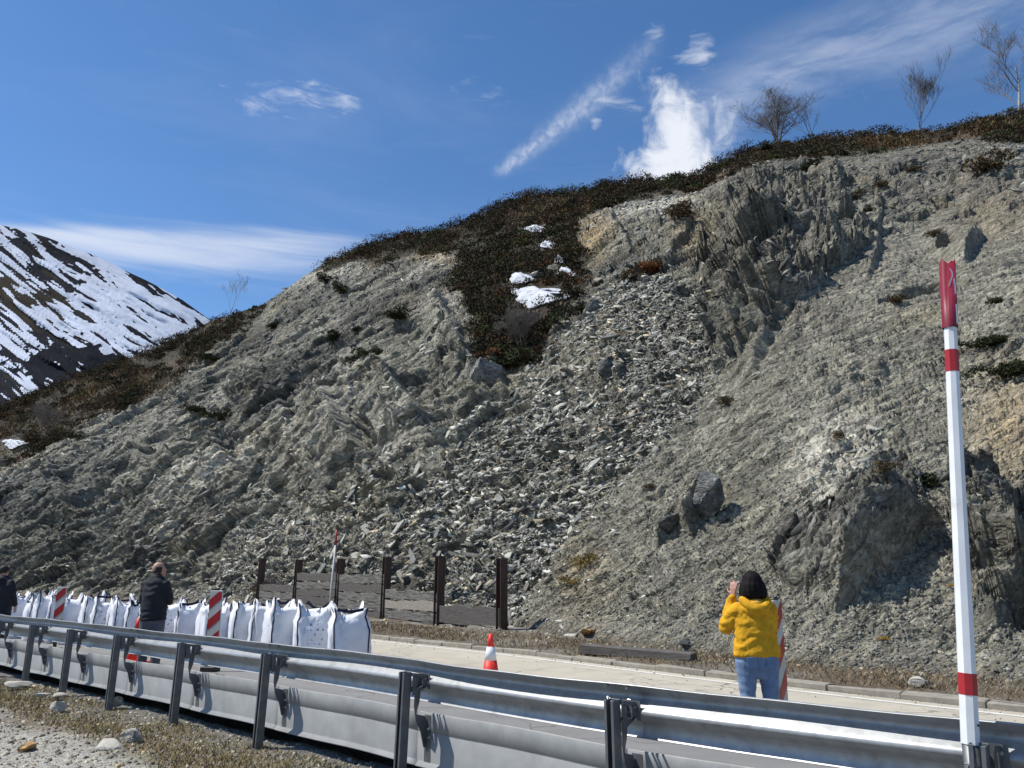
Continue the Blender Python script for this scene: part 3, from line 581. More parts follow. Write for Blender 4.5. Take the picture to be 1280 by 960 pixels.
boulder(620, 470, 1.7, 1.0, 2.0, 'grey pointed rock spike below the brush gully', M_midrock, yaw=.3, tilt=(.2, -.2), seed=14)
boulder(1152, 856, .34, .26, .18, 'small pale stone on the grassy verge near the snow pole', M_pale, seed=15, pos=unp(1152, 858, .08))

# ---------------------------------------------------------------- brush
def leafcloud(C0, R, n_each, size, c1, c2, squash=.75):
    n = len(C0)*n_each; idx = np.repeat(np.arange(len(C0)), n_each)
    d = rng.normal(0, 1, (n, 3)); d /= np.linalg.norm(d, axis=1, keepdims=True); d[:, 2] = np.abs(d[:, 2])*1.0-.15
    rad = rng.uniform(.55, 1.08, n)**.6; lump = 1+.22*np.sin(d[:, 0]*5+idx)*np.cos(d[:, 1]*4.3+idx*1.7)
    p = C0[idx]+d*(R[idx]*rad*lump)[:, None]*np.array((1, 1, squash))
    u = rng.normal(0, 1, (n, 3)); u[:, 2] += .6; u /= np.linalg.norm(u, axis=1, keepdims=True); v = np.cross(u, rng.normal(0, 1, (n, 3))); v /= np.linalg.norm(v, axis=1, keepdims=True)+1e-9
    s = size*rng.uniform(.6, 1.5, n)[:, None]
    V = np.stack([p-v*s*.35, p+v*s*.35, p+u*s*1.2], 1).reshape(-1, 3)
    t = np.clip(rng.uniform(0, 1, len(C0))[idx]*.7+rng.uniform(0, .5, n), 0, 1)[:, None]; cc = np.array(c1)*(1-t)+np.array(c2)*t
    return V, np.arange(3*n), np.repeat(cc, 3, 0)
def vegcover():
    dens = veg*np.clip(1-gw*.85, .05, 1)*(.35+sst(-.15, .25, fbm(A*.22, B*.22, C*.2, 3, 120)))*(1-np.clip(sum(np.exp(-(((PX-a_)/rx)**2+((PY-b_)/ry)**2)*.8) for a_, b_, rx, ry in ((675, 375, 36, 16), (656, 352, 16, 8), (710, 345, 15, 8), (704, 328, 8, 6), (688, 309, 11, 6), (672, 289, 13, 5), (10, 556, 13, 6))), 0, 1))*(PX > -150)*(PX < 1440)*np.clip(70/np.maximum(r, 20), .3, 2)
    i = pick(dens, 2500); C0 = flatP[i]; R = rng.uniform(.55, 1.12, len(i))**2*np.clip(flatP[i][:, 1]/60, .6, 1.2)
    V, F_, cc = leafcloud(C0, R, 190, .11, (.017, .021, .011), (.056, .043, .025))
    tone = rng.uniform(0, 1, len(C0)); m_ = tone > .66; mm = np.repeat(m_, 190*3); cc[mm] = cc[mm]*np.array((1.6, 1.15, 1.0)); m3 = np.repeat((tone > .9), 190*3); cc[m3] = cc[m3]*np.array((1.5, 1.35, 1.2)); m2 = np.repeat(tone < .12, 190*3); cc[m2] = cc[m2]*np.array((1.3, 1.9, 1.1)); return V, F_, cc
V_, F_, c_ = vegcover(); tag(link('heather_cover', npmesh('heather_cover', V_, F_, 3, False, c_), M_leaf), 'dark heather and broom covering the hill crest and gully', 'brush', kind='stuff')
# thin scrub of dry grass on the brown ground
def tufts(name, pos, hgt, c1, c2, label, cat, lean=.35, wd=.012):
    n = len(pos); d = rng.normal(0, lean, (n, 3)); d[:, 2] = 1; d /= np.linalg.norm(d, axis=1, keepdims=True)
    s = rng.normal(0, 1, (n, 3)); s[:, 2] = 0; s /= np.linalg.norm(s, axis=1, keepdims=True); h_ = (hgt*rng.uniform(.5, 1.3, n))[:, None]
    ww = wd*rng.uniform(.6, 1.5, n)[:, None]
    V = np.stack([pos-s*ww, pos+s*ww, pos+d*h_], 1).reshape(-1, 3); t = rng.uniform(0, 1, n)[:, None]; cc = np.array(c1)*(1-t)+np.array(c2)*t
    return tag(link(name, npmesh(name, V, np.arange(3*n), 3, False, np.repeat(cc, 3, 0)), M_grass), label, cat, kind='stuff')
i = pick((veg*gw+.02*veg)*(PX > -100)*(PX < 1400), 26000)
tufts('hill_grass', flatP[i]+rng.normal(0, .15, (len(i), 3))*np.array((1, 1, .2)), .35, (.11, .075, .04), (.20, .14, .07), 'dry brown grass on the hill crest', 'grass', .6, .05)

def shrub_proto(seed, R, n, c1, c2, sz, squash=.8):
    global rng
    old = rng; rng = np.random.default_rng(seed)
    k_ = 9; C0 = rng.normal(0, .38, (k_, 3))*np.array((R, R, R*.45))+np.array((0, 0, R*.25)); V, F_, cc = leafcloud(C0, rng.uniform(.35, .6, k_)*R, n//k_, sz, c1, c2, squash)
    rng = old; me = npmesh('shrub', V, F_, 3, False, cc); me.materials.append(M_leaf); return me
GREEN = [shrub_proto(s_, 1.0, 1500, (.018, .026, .010), (.055, .058, .026), .12) for s_ in (1, 2, 3, 4)]
BROWN = [shrub_proto(s_, 1.0, 1300, (.06, .045, .028), (.15, .11, .06), .12) for s_ in (5, 6)]
RUST = [shrub_proto(7, 1.0, 1300, (.10, .035, .015), (.20, .08, .03), .12)]
YEL2 = [shrub_proto(9, 1.0, 700, (.10, .075, .03), (.27, .19, .06), .12)]
YEL = [shrub_proto(8, 1.0, 500, (.16, .12, .03), (.55, .33, .03), .13)]
def shrub(px, py, rpx, protos, label, group=None, cat='shrub'):
    p, n_ = terr(px, py+rpx*.5); o = bpy.data.objects.new('shrub', protos[rnd.randrange(len(protos))]); COL.objects.link(o)
    s_ = rpx*p.y/1000*1.4; o.location = p+n_*.12*s_; o.scale = (s_, s_, s_*rnd.uniform(.75, 1.0)); o.rotation_euler = (0, 0, rnd.uniform(0, 6)); return tag(o, label, cat, group)
G = GREEN
for a in [(500, 395, 15, G, 'round dark shrub above the cracked pale rock face'), (548, 412, 9, G, 'small dark shrub on the pale cracked rock'), (455, 447, 14, G, 'low dark shrub on a ledge left of the cracked face'), (470, 441, 10, G, 'dark shrub touching the right side of the ledge shrub'), (410, 421, 11, G, 'dark shrub on the upper left rock shelf'), (438, 414, 8, G, 'small dark shrub right of the upper shelf shrub'), (400, 350, 9, G, 'dark shrub in the pale rock patch under the crest'), (330, 408, 9, G, 'dark shrub at the left end of the rock cut'), (238, 513, 11, G, 'dark shrub on the cut edge below the brown slope'), (276, 520, 13, G, 'wide dark shrub beneath the left ridge'), (420, 362, 10, G, 'dark shrub under the pale crest rocks'), (640, 450, 20, G, 'big dark shrub at the foot of the brush gully'), (1043, 210, 17, G, 'round dark shrub under the crest right of the bare tree'), (960, 222, 9, G, 'small dark shrub at the top of the cliff'), (985, 185, 9, G, 'dark shrub beneath the bare tree on the crest'), (1098, 245, 11, BROWN, 'brownish tuft on the upper right slope'), (1130, 228, 8, BROWN, 'small brown tuft right of the upper slope tuft'), (1110, 262, 7, G, 'small green tuft below the upper slope tufts'), (1175, 212, 8, BROWN, 'brown tuft below the narrow bare tree'), (1012, 326, 12, G, 'dark shrub on the cliff right of centre'), (918, 400, 10, G, 'dark shrub at the bottom of the upper cliff'), (992, 330, 8, G, 'small dark shrub on the cliff ledge'), (1243, 427, 21, G, 'round green broom bush right of the snow pole'), (1268, 462, 22, G, 'large green broom bush at the right edge of the photo'), (1262, 378, 9, G, 'small green bush above the two broom bushes'), (1146, 602, 13, G, 'green broom bush above the dark outcrop'), (1106, 584, 10, BROWN, 'brown bush at the top of the dark outcrop'), (1130, 372, 10, BROWN, 'brown bush on the dark ledge left of the snow pole'), (1190, 290, 8, BROWN, 'brown tuft by the small cave above the snow pole'), (1270, 205, 24, BROWN, 'wide brown shrub at the right edge below the birch'), (818, 332, 15, RUST, 'rust red bush at the head of the scree'), (800, 345, 14, BROWN, 'grey brown bush left of the rust red bush'), (765, 215, 8, G, 'small dark bush standing up on the crest line'), (868, 262, 18, BROWN, 'brown bush under the crest above the cliff'), (720, 705, 13, YEL2, 'dry yellow bush low on the scree right of the fence'), (700, 728, 9, YEL2, 'second small dry yellow bush low on the scree'), (1074, 798, 5, YEL, 'tuft of yellow flowers on the gravel right of the striped board'), (1166, 801, 4, YEL, 'tiny tuft of yellow flowers left of the snow pole'), (1160, 732, 4, YEL, 'yellow sprig on the gravel below the dark outcrop'), (340, 735, 14, BROWN, 'dead brown bramble behind the white bags'), (35, 548, 12, BROWN, 'bare brown bush on the left grass slope'), (95, 545, 9, G, 'dark bush on the lower edge of the left slope'), (150, 500, 11, G, 'dark bush in the middle of the left slope'), (250, 447, 12, G, 'dark bush high on the left slope'), (905, 500, 9, BROWN, 'brown tuft on the fine scree in the centre right'), (1040, 545, 8, BROWN, 'brown tuft on the crack above the outcrop'), (803, 607, 6, BROWN, 'small dry tuft left of the tall leaning block')]:
    shrub(*a)
# gully snow
def snow(px, py, rx, ry, label, seed):
    p, n_ = terr(px, py); r_ = np.random.default_rng(seed); t = Vector(e1); t = (t-n_*t.dot(n_)).normalized()
    base = Vector((1, 0, 0)); k_ = 26; dist = p.y/math.cos(PITCH)
    rings = [];
    c0 = np.array([*terr(px, py)[0]]); vs = []
    for j, f_ in enumerate((1.0, .8, .5, .2)):
        for i_ in range(k_):
            an = i_*2*math.pi/k_; q = 1+.22*math.sin(an*3+seed)+.12*math.sin(an*7+seed*2)
            pt, nn = terr(px+math.cos(an)*rx*q*f_, py-math.sin(an)*ry*q*f_); off = Vector((-.3, -.5, .8))
            vs.append(pt+off*(.02+.32*(1-f_**2)+.12))
    vs.append(Vector(c0)+Vector((-.3, -.5, .8))*.48); fs = []
    for j in range(3):
        for i_ in range(k_): fs.append((j*k_+i_, j*k_+(i_+1) % k_, (j+1)*k_+(i_+1) % k_, (j+1)*k_+i_))
    for i_ in range(k_): fs.append((3*k_+i_, 3*k_+(i_+1) % k_, 4*k_))
    m_ = MB(); m_.add(vs, fs); 
    for i_ in range(k_):
        pass
    o = m_.build('snow_patch', M_snow, smooth=True); return tag(o, label, 'snow patch')
snow(675, 373, 34, 12, 'largest white snow patch in the brush gully', 1); snow(656, 351, 15, 6, 'flat snow patch just above the largest one', 2); snow(710, 344, 13, 5, 'snow patch right of and above the largest one', 3)
snow(704, 328, 6, 4, 'small round snow patch above the right hand patch', 4); snow(688, 309, 9, 4, 'thin snow streak near the top of the gully snow', 5); snow(672, 289, 12, 3, 'highest thin snow streak in the gully', 6)
snow(10, 556, 13, 5, 'small snow patch on the left grass slope at the frame edge', 7)

# ---------------------------------------------------------------- bare trees
def tree(name, base, H, seed, label, cat='tree', spread=.55, levels=5, trunk=.05, mats=(M_bark, M_bark), multi=1, lean=(0, 0), up=.25, nb=(3, 5), group=None, t0=.2):
    r_ = random.Random(seed); tr = MB(); br = MB()
    def grow(p, d, L, rad, lv, first):
        n_ = 3 if lv < 2 else 2; pts = [p]; rads = [rad]; q = p.copy(); dd = d.copy()
        for i in range(n_):
            dd = (dd+Vector((r_.gauss(0, .12), r_.gauss(0, .12), up*.35))).normalized(); q = q+dd*L/n_; pts.append(q.copy()); rads.append(rad*(1-.6*(i+1)/n_))
        (tr if first else br).tube(pts, rads, 6 if lv == 0 else 3, cap=False)
        if lv >= levels: return
        k_ = r_.randint(*nb)+(1 if lv == 0 else 0)
        for j in range(k_):
            f_ = t0+(1-t0)*(j+r_.random())/k_ if lv == 0 else r_.uniform(.25, 1.0); i0 = min(int(f_*n_), n_-1); pp = pts[i0].lerp(pts[i0+1], f_*n_-i0)
            az_ = r_.uniform(0, 6.283); side = Vector((math.cos(az_), math.sin(az_), 0)); nd = (dd*(1-spread)+side*spread+Vector((0, 0, up))).normalized()
            grow(pp, nd, L*r_.uniform(.56, .76)*(1 if lv else (1.15-f_*.45)), max(rads[i0]*.55, .007), lv+1, False)
    for j in range(multi):
        d = Vector((lean[0]+(r_.uniform(-.4, .4) if multi > 1 else 0), lean[1]+(r_.uniform(-.3, .3) if multi > 1 else 0), 1)).normalized(); grow(Vector((r_.uniform(-.1, .1)*(multi > 1), 0, -.3)), d, H*.62, trunk, 0, True)
    root = empty(name, base); tr.build('trunk', mats[0], root, True); br.build('crown', mats[1], root); return tag(root, label, cat, group)
def crest(px, dy=0):
    j = int(np.argmin(np.abs(PX[-1]-px))); return Vector(P1[-1, j])+Vector((0, .5, dy))
tree('bare_tree', crest(975, -.1), 5.6, 12, 'broad bare tree spreading on the crest above the cliff', spread=.62, levels=5, trunk=.10, multi=5, up=.14, nb=(3, 4), t0=.25)
tree('bare_sapling', crest(1020, -.1), 4.2, 14, 'thin bare sapling just right of the broad bare tree', spread=.35, levels=4, trunk=.04, multi=2, nb=(2, 4))
tree('bare_tree', crest(1150, -.3), 6.4, 15, 'narrow bare tree alone on the crest above the snow pole', spread=.4, levels=5, trunk=.07, up=.3, nb=(3, 5), t0=.1)
tree('birch_tree', crest(1279, -.6), 8.6, 23, 'bare birch with white trunk leaning in from the right edge', spread=.5, levels=5, trunk=.13, mats=(M_birch, M_bark), lean=(-.22, 0), up=.2, nb=(3, 5), t0=.2)
0 and tree('bare_bush', crest(1232, -.1), 2.8, 24, 'low bare bush on the crest left of the birch', 'bush', spread=.6, levels=5, trunk=.03, multi=4, nb=(3, 4))
tree('birch_tree', crest(285, .1), 4.4, 25, 'slender pale bare tree alone on the low left ridge', spread=.35, levels=5, trunk=.05, mats=(M_birch, M_birch), nb=(3, 3), up=.3, t0=.2)
tree('bare_sapling', crest(612, -.1), 1.8, 27, 'tiny bare sapling on the crest left of the contrail', spread=.3, levels=3, trunk=.02, nb=(2, 3))
tree('bare_bush', terr(48, 556)[0], 4.0, 28, 'bare grey bush by the small snow patch on the left slope', 'bush', spread=.55, levels=5, trunk=.03, multi=3, nb=(3, 4))
tree('bare_bush', terr(655, 440)[0], 2.6, 29, 'leafless grey bush at the bottom of the brush gully', 'bush', spread=.6, levels=5, trunk=.02, multi=4, nb=(3, 4))
tree('bare_bush', terr(352, 752)[0], 1.6, 30, 'dry leafless bramble behind the white bags', 'bush', spread=.7, levels=4, trunk=.015, multi=4, nb=(3, 4))

# ---------------------------------------------------------------- snowy mountain
def mountain():
    SK = [(-700, 430), (-400, 360), (-200, 300), (-60, 276), (0, 281), (30, 288), (60, 297), (90, 309), (115, 318), (135, 327), (158, 339), (182, 350), (205, 362), (228, 375), (246, 388), (266, 402), (300, 424), (350, 452), (450, 500), (600, 560), (800, 620), (1100, 690)]
    s_ = np.array([azel(*p) for p in SK]); t_ = np.concatenate([np.linspace(-60, -37, 60), np.linspace(-36.8, -19, 560), np.linspace(-18.7, 20, 60)]); nr = 240
    e_ = np.interp(t_, s_[:, 0], s_[:, 1]); e_s = np.interp(t_, t_, sum(np.interp(t_+d_, s_[:, 0], s_[:, 1]) for d_ in np.linspace(-3, 3, 31))/31); q = np.linspace(0, 1, nr)[:, None]
    for _ in range(3): e_s = np.convolve(np.pad(e_s, 20, 'edge'), np.ones(41)/41, 'valid')
    el_ = np.radians(-1+(e_s+1)*q+(e_-e_s)*q**14); R_ = 1300+1500*q**1.3+0*el_; Tt = np.radians(t_)[None]+0*q
    Zm = EYE+np.tan(el_)*R_; Xm = R_*np.sin(Tt); Ym = R_*np.cos(Tt); mxx, myy = proj(Xm, Ym, Zm)
    # u runs down the gullies (towards lower right), v across them
    th_ = math.radians(-33); u = (mxx*math.cos(th_)-myy*math.sin(th_))/100; v = (mxx*math.sin(th_)+myy*math.cos(th_))/100
    wv = fbm(u*1.2, v*1.2, u*0, 3, 200)*.10
    rel = fbm(u*.9, (v+wv)*9.5, u*0, 4, 210, .55); rel2 = fbm(u*3, (v+wv)*24, u*0, 4, 220, .55)
    edge = sst(0, .05, 1-q)
    Rn = R_+(rel*30+rel2*9)*edge; Zm = EYE+np.tan(el_)*R_; Xm = Rn*np.sin(Tt); Ym = Rn*np.cos(Tt); Zm = Zm+(rel*6+rel2*2)*edge
    hgt = (mxx*.0+myy)
    def sp(x, y, a, b): return np.exp(-(((mxx-x)/a)**2+((myy-y)/b)**2))
    rel3 = fbm(u*6, (v+wv)*34, u*0, 3, 225, .6)
    bare = rel*.55+rel2*.95+rel3*.45+.03*np.sin(u*3)-.06+sp(85, 345, 60, 18)*.10+sp(165, 360, 80, 18)*.10+sp(60, 300, 80, 12)*.04
    brown = np.clip(sp(40, 375, 52, 16)*.9+sp(85, 402, 45, 8)*.6+sp(0, 352, 26, 10)*.8, 0, 1)+rel*.85+rel2*.9
    forest = np.clip(sp(80, 450, 70, 34)+sp(150, 465, 70, 20)*.8, 0, 1)*.8+fbm(mxx*.10, myy*.13, u*0, 4, 230)*.65
    cc = (np.stack([bare, brown, forest], -1)+2)/4
    me = npmesh('snowy_mountain', np.stack([Xm, Ym, Zm], -1).reshape(-1, 3), gridfaces(nr, len(t_)), 4, True, np.clip(cc, 0, 1).reshape(-1, 3))
    tag(link('mountain', me, M_mtn), 'far mountain streaked with snow and bare rock', 'mountain', kind='structure')
mountain()
g_ = npmesh('ground', np.array([(-9000, -9000, -.9), (9000, -9000, -.9), (9000, 9000, -.9), (-9000, 9000, -.9)], float), np.arange(4), 4, cols=np.full((4, 3), .10)); tag(link('ground', g_, M_dirt), kind='structure')

# ---------------------------------------------------------------- road, verge, kerb, roadside
def strip(name, a_, wl, wr, nz, zf, colf, mat_, kind='structure'):
    t = np.linspace(0, 1, nz)[:, None]; wl_, wr_ = wl(a_)[None], wr(a_)[None]; ww = wl_+(wr_-wl_)*t; aa = a_[None]+0*t
    p = xy(aa, ww); z = zf(aa, ww, ww-w_rail(aa)); V = np.concatenate([p, z[..., None]], -1)
    me = npmesh(name, V.reshape(-1, 3), gridfaces(nz, len(a_)), 4, True, colf(aa, ww, ww-w_rail(aa)).reshape(-1, 3)); o = link(name, me, mat_); return tag(o, kind=kind)
def road_z(a, w_, d): return -.13+.13*sst(.3, 1.6, d)
def road_c(a, w_, d):
    n = fbm(a*.35, w_*.8, a*0, 4, 301); n2 = fbm(a*.15, w_*2.2, a*0, 3, 302); t = sst(2.3, 3.9, d+n*.8)
    cc = lerp(np.zeros(a.shape+(3,))+np.array((.20, .195, .185)), (.44, .395, .31), t); return np.clip(cc*(1+.10*n+.14*n2)[..., None], .04, .7)
aR = np.concatenate([np.linspace(-14, 30, 500), np.linspace(30.3, 130, 160)])
strip('road', aR, lambda a: w_rail(a)+.42, lambda a: w_kerb(a), 90, road_z, road_c, M_asph)
tag(strip('edge_line', np.linspace(-12, 60, 300), lambda a: w_kerb(a)-.36, lambda a: w_kerb(a)-.25, 2, lambda a, w_, d: road_z(a, w_, d)+.004, lambda a, w_, d: np.full(a.shape+(3,), .6), M_paint), kind='structure')
w_toe = lambda a: w_kerb(a)+np.interp(a, [-15, 0, 8, 14, 22, 40, 120], [3.6, 3.4, 3.6, 4.6, 6.5, 12.0, 22])
def verge_z(a, w_, d): return .055+.05*fbm(a*1.3, w_*1.3, a*0, 3, 310)*sst(0, .5, w_-w_kerb(a))+.03*(w_-w_kerb(a))+.05*np.clip(fbm(a*.8, w_*2, a*0, 3, 312), 0, 1)*sst(.8, .2, w_-w_kerb(a))
def verge_c(a, w_, d):
    n = fbm(a*.7, w_*.9, a*0, 4, 311); return lerp(np.zeros(a.shape+(3,))+np.array((.13, .10, .065)), (.24, .22, .18), sst(-.1, .5, n))
strip('verge', np.linspace(-14, 120, 700), lambda a: w_kerb(a)+.10, w_toe, 40, verge_z, verge_c, M_dirt)
# kerb of separate concrete stones
kerb = empty('kerb', (0, 0, 0)); tag(kerb, kind='structure')
a0 = -8.0; kmes = [MB().box((0, 0, 0), (1.0, .16, .2), jit=.016).mesh('kerb_stone', bevel=.012) for _ in range(6)]
for m_ in kmes: m_.materials.append(M_kerb)
while a0 < 34:
    L = 1.0; p0 = xy(np.array(a0), w_kerb(a0)+.09); p1 = xy(np.array(a0+L-.012), w_kerb(a0+L)+.09)
    o = link('kerb_stone', kmes[rnd.randrange(6)], None, kerb); mid = (p0+p1)/2; o.location = (mid[0], mid[1], -.005+rnd.uniform(-.028, .010)); dv = p1-p0
    o.rotation_euler = (rnd.gauss(0, .012), rnd.gauss(0, .008), math.atan2(dv[1], dv[0])); o.scale = ((np.linalg.norm(dv))/1.0, 1, 1); a0 += L
# dry grass on the verge
n = 42000; aa = rng.uniform(-9, 45, n); tt = rng.uniform(0, 1, n)**.8; ww = w_kerb(aa)+.2+tt*2.1
keep = fbm(aa*.9, ww*.9, aa*0, 3, 320) > rng.uniform(-.7, .3, n); aa, ww = aa[keep], ww[keep]
pp = np.concatenate([xy(aa, ww), (verge_z(aa, ww, 0))[:, None]], 1); tufts('verge_grass', pp, .095, (.10, .075, .042), (.32, .24, .14), 'dry brown grass on the verge between kerb and scree', 'grass', .9, .008)
# camera-side shoulder
def sh_z(a, w_, d):
    bank = sst(-3.6, -2.2, d)
    return -.24+.08*(1-bank)+.045*fbm(a*1.1, w_*1.1, a*0, 4, 330)+.02*fbm(a*5, w_*5, a*0, 3, 331)*(1+(1-bank))+.10*sst(-.25, -1.3, d)*sst(-2.6, -1.4, d)*(0.6+fbm(a*.8, w_*.8, a*0, 2, 333))
def sh_c(a, w_, d):
    n = fbm(a*.9, w_*.9, a*0, 4, 335); cc = np.zeros(a.shape+(3,))+np.array((.20, .155, .10)); cc = lerp(cc, (.13, .13, .05), sst(.05, .5, n)*.7)
    cc = lerp(cc, (.42, .395, .335), sst(-.95, -1.5, d+.35*fbm(a*.7, w_*.7, a*0, 4, 336)*1.0)); cc = lerp(cc, (.18, .165, .14), sst(-.9, -.2, d+n*.5)*(d < .6)); return lerp(cc, (.10, .085, .055), sst(-3.2, -4.4, d+n))
strip('shoulder', np.linspace(-10, 30, 760), lambda a: w_rail(a)-7.5, lambda a: w_rail(a)+.46, 190, sh_z, sh_c, M_dirt)
strip('field', np.linspace(-40, 130, 200), lambda a: w_rail(a)-60, lambda a: w_rail(a)-7.4, 30, lambda a, w_, d: -.25+.1*fbm(a*.3, w_*.3, a*0, 3, 340), lambda a, w_, d: lerp(np.zeros(a.shape+(3,))+np.array((.085, .075, .045)), (.14, .12, .075), sst(-.2, .3, fbm(a*.3, w_*.3, a*0, 3, 341))), M_dirt)
n = 90000; aa = rng.uniform(2, 24, n); dd = -rng.uniform(.0, 1, n)**1.0*3.8+.1; ww = w_rail(aa)+dd
gm = fbm(aa*1.0, ww*1.0, aa*0, 3, 345)+.35+.4*sst(-3.2, -1.0, dd)-.35*sst(-.6, 0, dd)-1.6*sst(-.95, -1.5, dd+.35*fbm(aa*.7, ww*.7, aa*0, 2, 349)) > rng.uniform(-.3, .9, n); aa, ww, dd = aa[gm], ww[gm], dd[gm]
tufts('shoulder_grass', np.concatenate([xy(aa, ww), sh_z(aa, ww, dd)[:, None]], 1), .075, (.16, .14, .05), (.34, .25, .13), 'short dry grass on the ground behind the guardrail', 'grass', .9, .006)
def gravel(name, a_, w_, zf, sz, label, v=.6):
    n = len(a_); pos = np.concatenate([xy(a_, w_), zf[:, None]], 1); nr = np.tile((0, 0, 1.), (n, 1)); L = sz[0]*(sz[1]/sz[0])**(rng.uniform(0, 1, n)**2.6)
    V, Fi, cc = slate_arrays(pos, nr, L, L*rng.uniform(.5, .9, n), L*rng.uniform(.25, .6, n), rng.uniform(0, 6, n), np.full(n, .4), slatecol(n, v)*np.array((.95, .88, .76)))
    tag(link(name, npmesh(name, V, Fi, 3, False, cc), M_slab), label, 'gravel', kind='stuff')
n = 20000; aa = rng.uniform(5.5, 16, n); dd = -rng.uniform(-.4, 3.0, n); ww = w_rail(aa)+dd
gravel('shoulder_gravel', aa, ww, sh_z(aa, ww, dd), (.012, .08), 'pale gravel strewn over the dirt behind the guardrail', .8)
n = 6000; aa = rng.uniform(-8, 40, n); ww = w_kerb(aa)+rng.uniform(.2, 1, n)**.7*3.0; gravel('verge_gravel', aa, ww, verge_z(aa, ww, 0), (.03, .16), 'loose slate chips on the grassy verge')
n = 900; aa = rng.uniform(-6, 35, n); ww = w_kerb(aa)-rng.uniform(0, 1, n)**3*1.2-.02; gravel('road_grit', aa, ww, np.full(n, .004), (.01, .05), 'grit along the road edge below the kerb')
for (px, py, L, W_, H, m_, lb, sd_) in [(23, 858, .42, .34, .16, M_pale, 'pale rough stone by the left frame edge behind the guardrail', 31), (70, 887, .30, .24, .17, M_pale, 'rounded pale stone in the middle of the shoulder grass', 32), (165, 927, .42, .28, .18, M_stone2, 'grey split stone on the shoulder nearest the frame bottom', 33), (33, 940, .20, .15, .14, M_orange, 'small brown stone on the pale gravel', 34), (147, 881, .22, .2, .16, M_stone2, 'grey stone at the foot of a guardrail post', 35), (52, 870, .26, .12, .06, M_pale, 'thin pale flake of stone in the shoulder grass', 36), (75, 872, .22, .2, .1, M_pale, 'flat buff stone beside the rounded pale stone', 37), (30, 888, .16, .06, .05, M_pale, 'small sliver of pale stone lying in green grass', 38), (137, 935, .5, .4, .12, M_pale, 'flat buff stone half sunk beside the split stone', 39)]:
    p = unp(px, py, -.2); boulder(0, 0, L, W_, H, lb, m_, 'stone', yaw=rnd.uniform(0, 3), seed=sd_, name='stone', pos=p, sink=.25)

# ---------------------------------------------------------------- guardrail
posts_xy = [(5.6, 1.5), (4.05, 3.0), (2.42, 4.46), (.67, 5.89), (-.94, 7.49), (-2.66, 9.12), (-4.12, 10.45), (-5.53, 11.75), (-6.8, 12.85), (-8.01, 13.95), (-9.3, 15.1), (-10.75, 16.45), (-12.2, 17.85)]
rail = empty('guardrail', (-.94, 7.49, -.22)); tag(rail, 'galvanised guardrail with a solid lower plate crossing the foreground', 'guardrail')
ro = Vector(rail.location)
prof = [(-.006, .352), (.000, .360), (.008, .358), (.022, .345), (.045, .325), (.068, .306), (.080, .294), (.084, .280), (.082, .266), (.070, .252), (.045, .229), (.020, .206), (.006, .193), (.000, .180), (.001, .166), (.008, .155), (.022, .143), (.045, .124), (.068, .105), (.080, .092), (.083, .075), (.080, .045), (.072, .020), (.062, .004), (.056, .000), (.048, .004)]
# profile: first number = offset towards the road, second = height above the lower lip
ZB = .458
def rail_dent(a):
    return .018*np.sin(a*1.57+.6)+.02*np.exp(-((a-4.9)/1.1)**2)*1
def beam(a_s, a_e, push=0.0):
    a_ = np.linspace(a_s, a_e, 34); p = np.array(prof); V = []
    for q in a_:
        wob = .006*math.sin(q*2.1)+.004*math.sin(q*5.3+1); lift = .005*math.sin(q*.9+1)
        dn = float(rail_dent(q))
        for (o_, h_) in p:
            up_ = max(0, (h_-.24)/.12)
            ww_ = w_rail(q)+.20+o_+push+wob*.4-dn*up_; V.append((*xy(np.array(q), ww_), ZB+h_+lift+wob*up_*.6))
    V = np.array(V)-np.array(ro); me = npmesh('rail_beam', V, gridfaces(len(a_), len(p)), 4, True); o = link('rail_beam', me, M_zinc, rail)
    return o
ap = [float(aw(q)[0]) for q in posts_xy]
joint = [i for i in range(0, len(ap), 2)]
js = [ap[3]+.12, ap[5]+.22, ap[7]-.0, ap[9], ap[11]]; js = [ap[1]+.1]+js
bounds = [-6]+js+[ap[-1]+.8]
for i in range(len(bounds)-1): beam(bounds[i]-(.18 if i else 0), bounds[i+1]+.14, push=.004 if i % 2 else 0)
def plate(a_s, a_e):
    a_ = np.linspace(a_s, a_e, 14); pr = [(.012, .372), (.004, .374), (.000, .370), (.000, .215), (.005, .209), (.000, .203), (.000, -.030), (-.004, -.040), (-.030, -.072), (-.032, -.080)]
    V = []
    for q in a_:
        for o_, h_ in pr: V.append((*xy(np.array(q), w_rail(q)+.262+o_), h_+.006*math.sin(q*3)))
    V = np.array(V)-np.array(ro); me = npmesh('lower_plate', V, gridfaces(len(a_), len(pr)), 4, False); o = link('lower_plate', me, M_plate, rail)
    bm = bmesh.new(); bm.from_mesh(me); bm.free(); o.modifiers.new('thickness', 'SOLIDIFY').thickness = .003
for i in range(0, len(ap)-1): plate(ap[i]+(.07 if i else -1), ap[i+1]+.12)
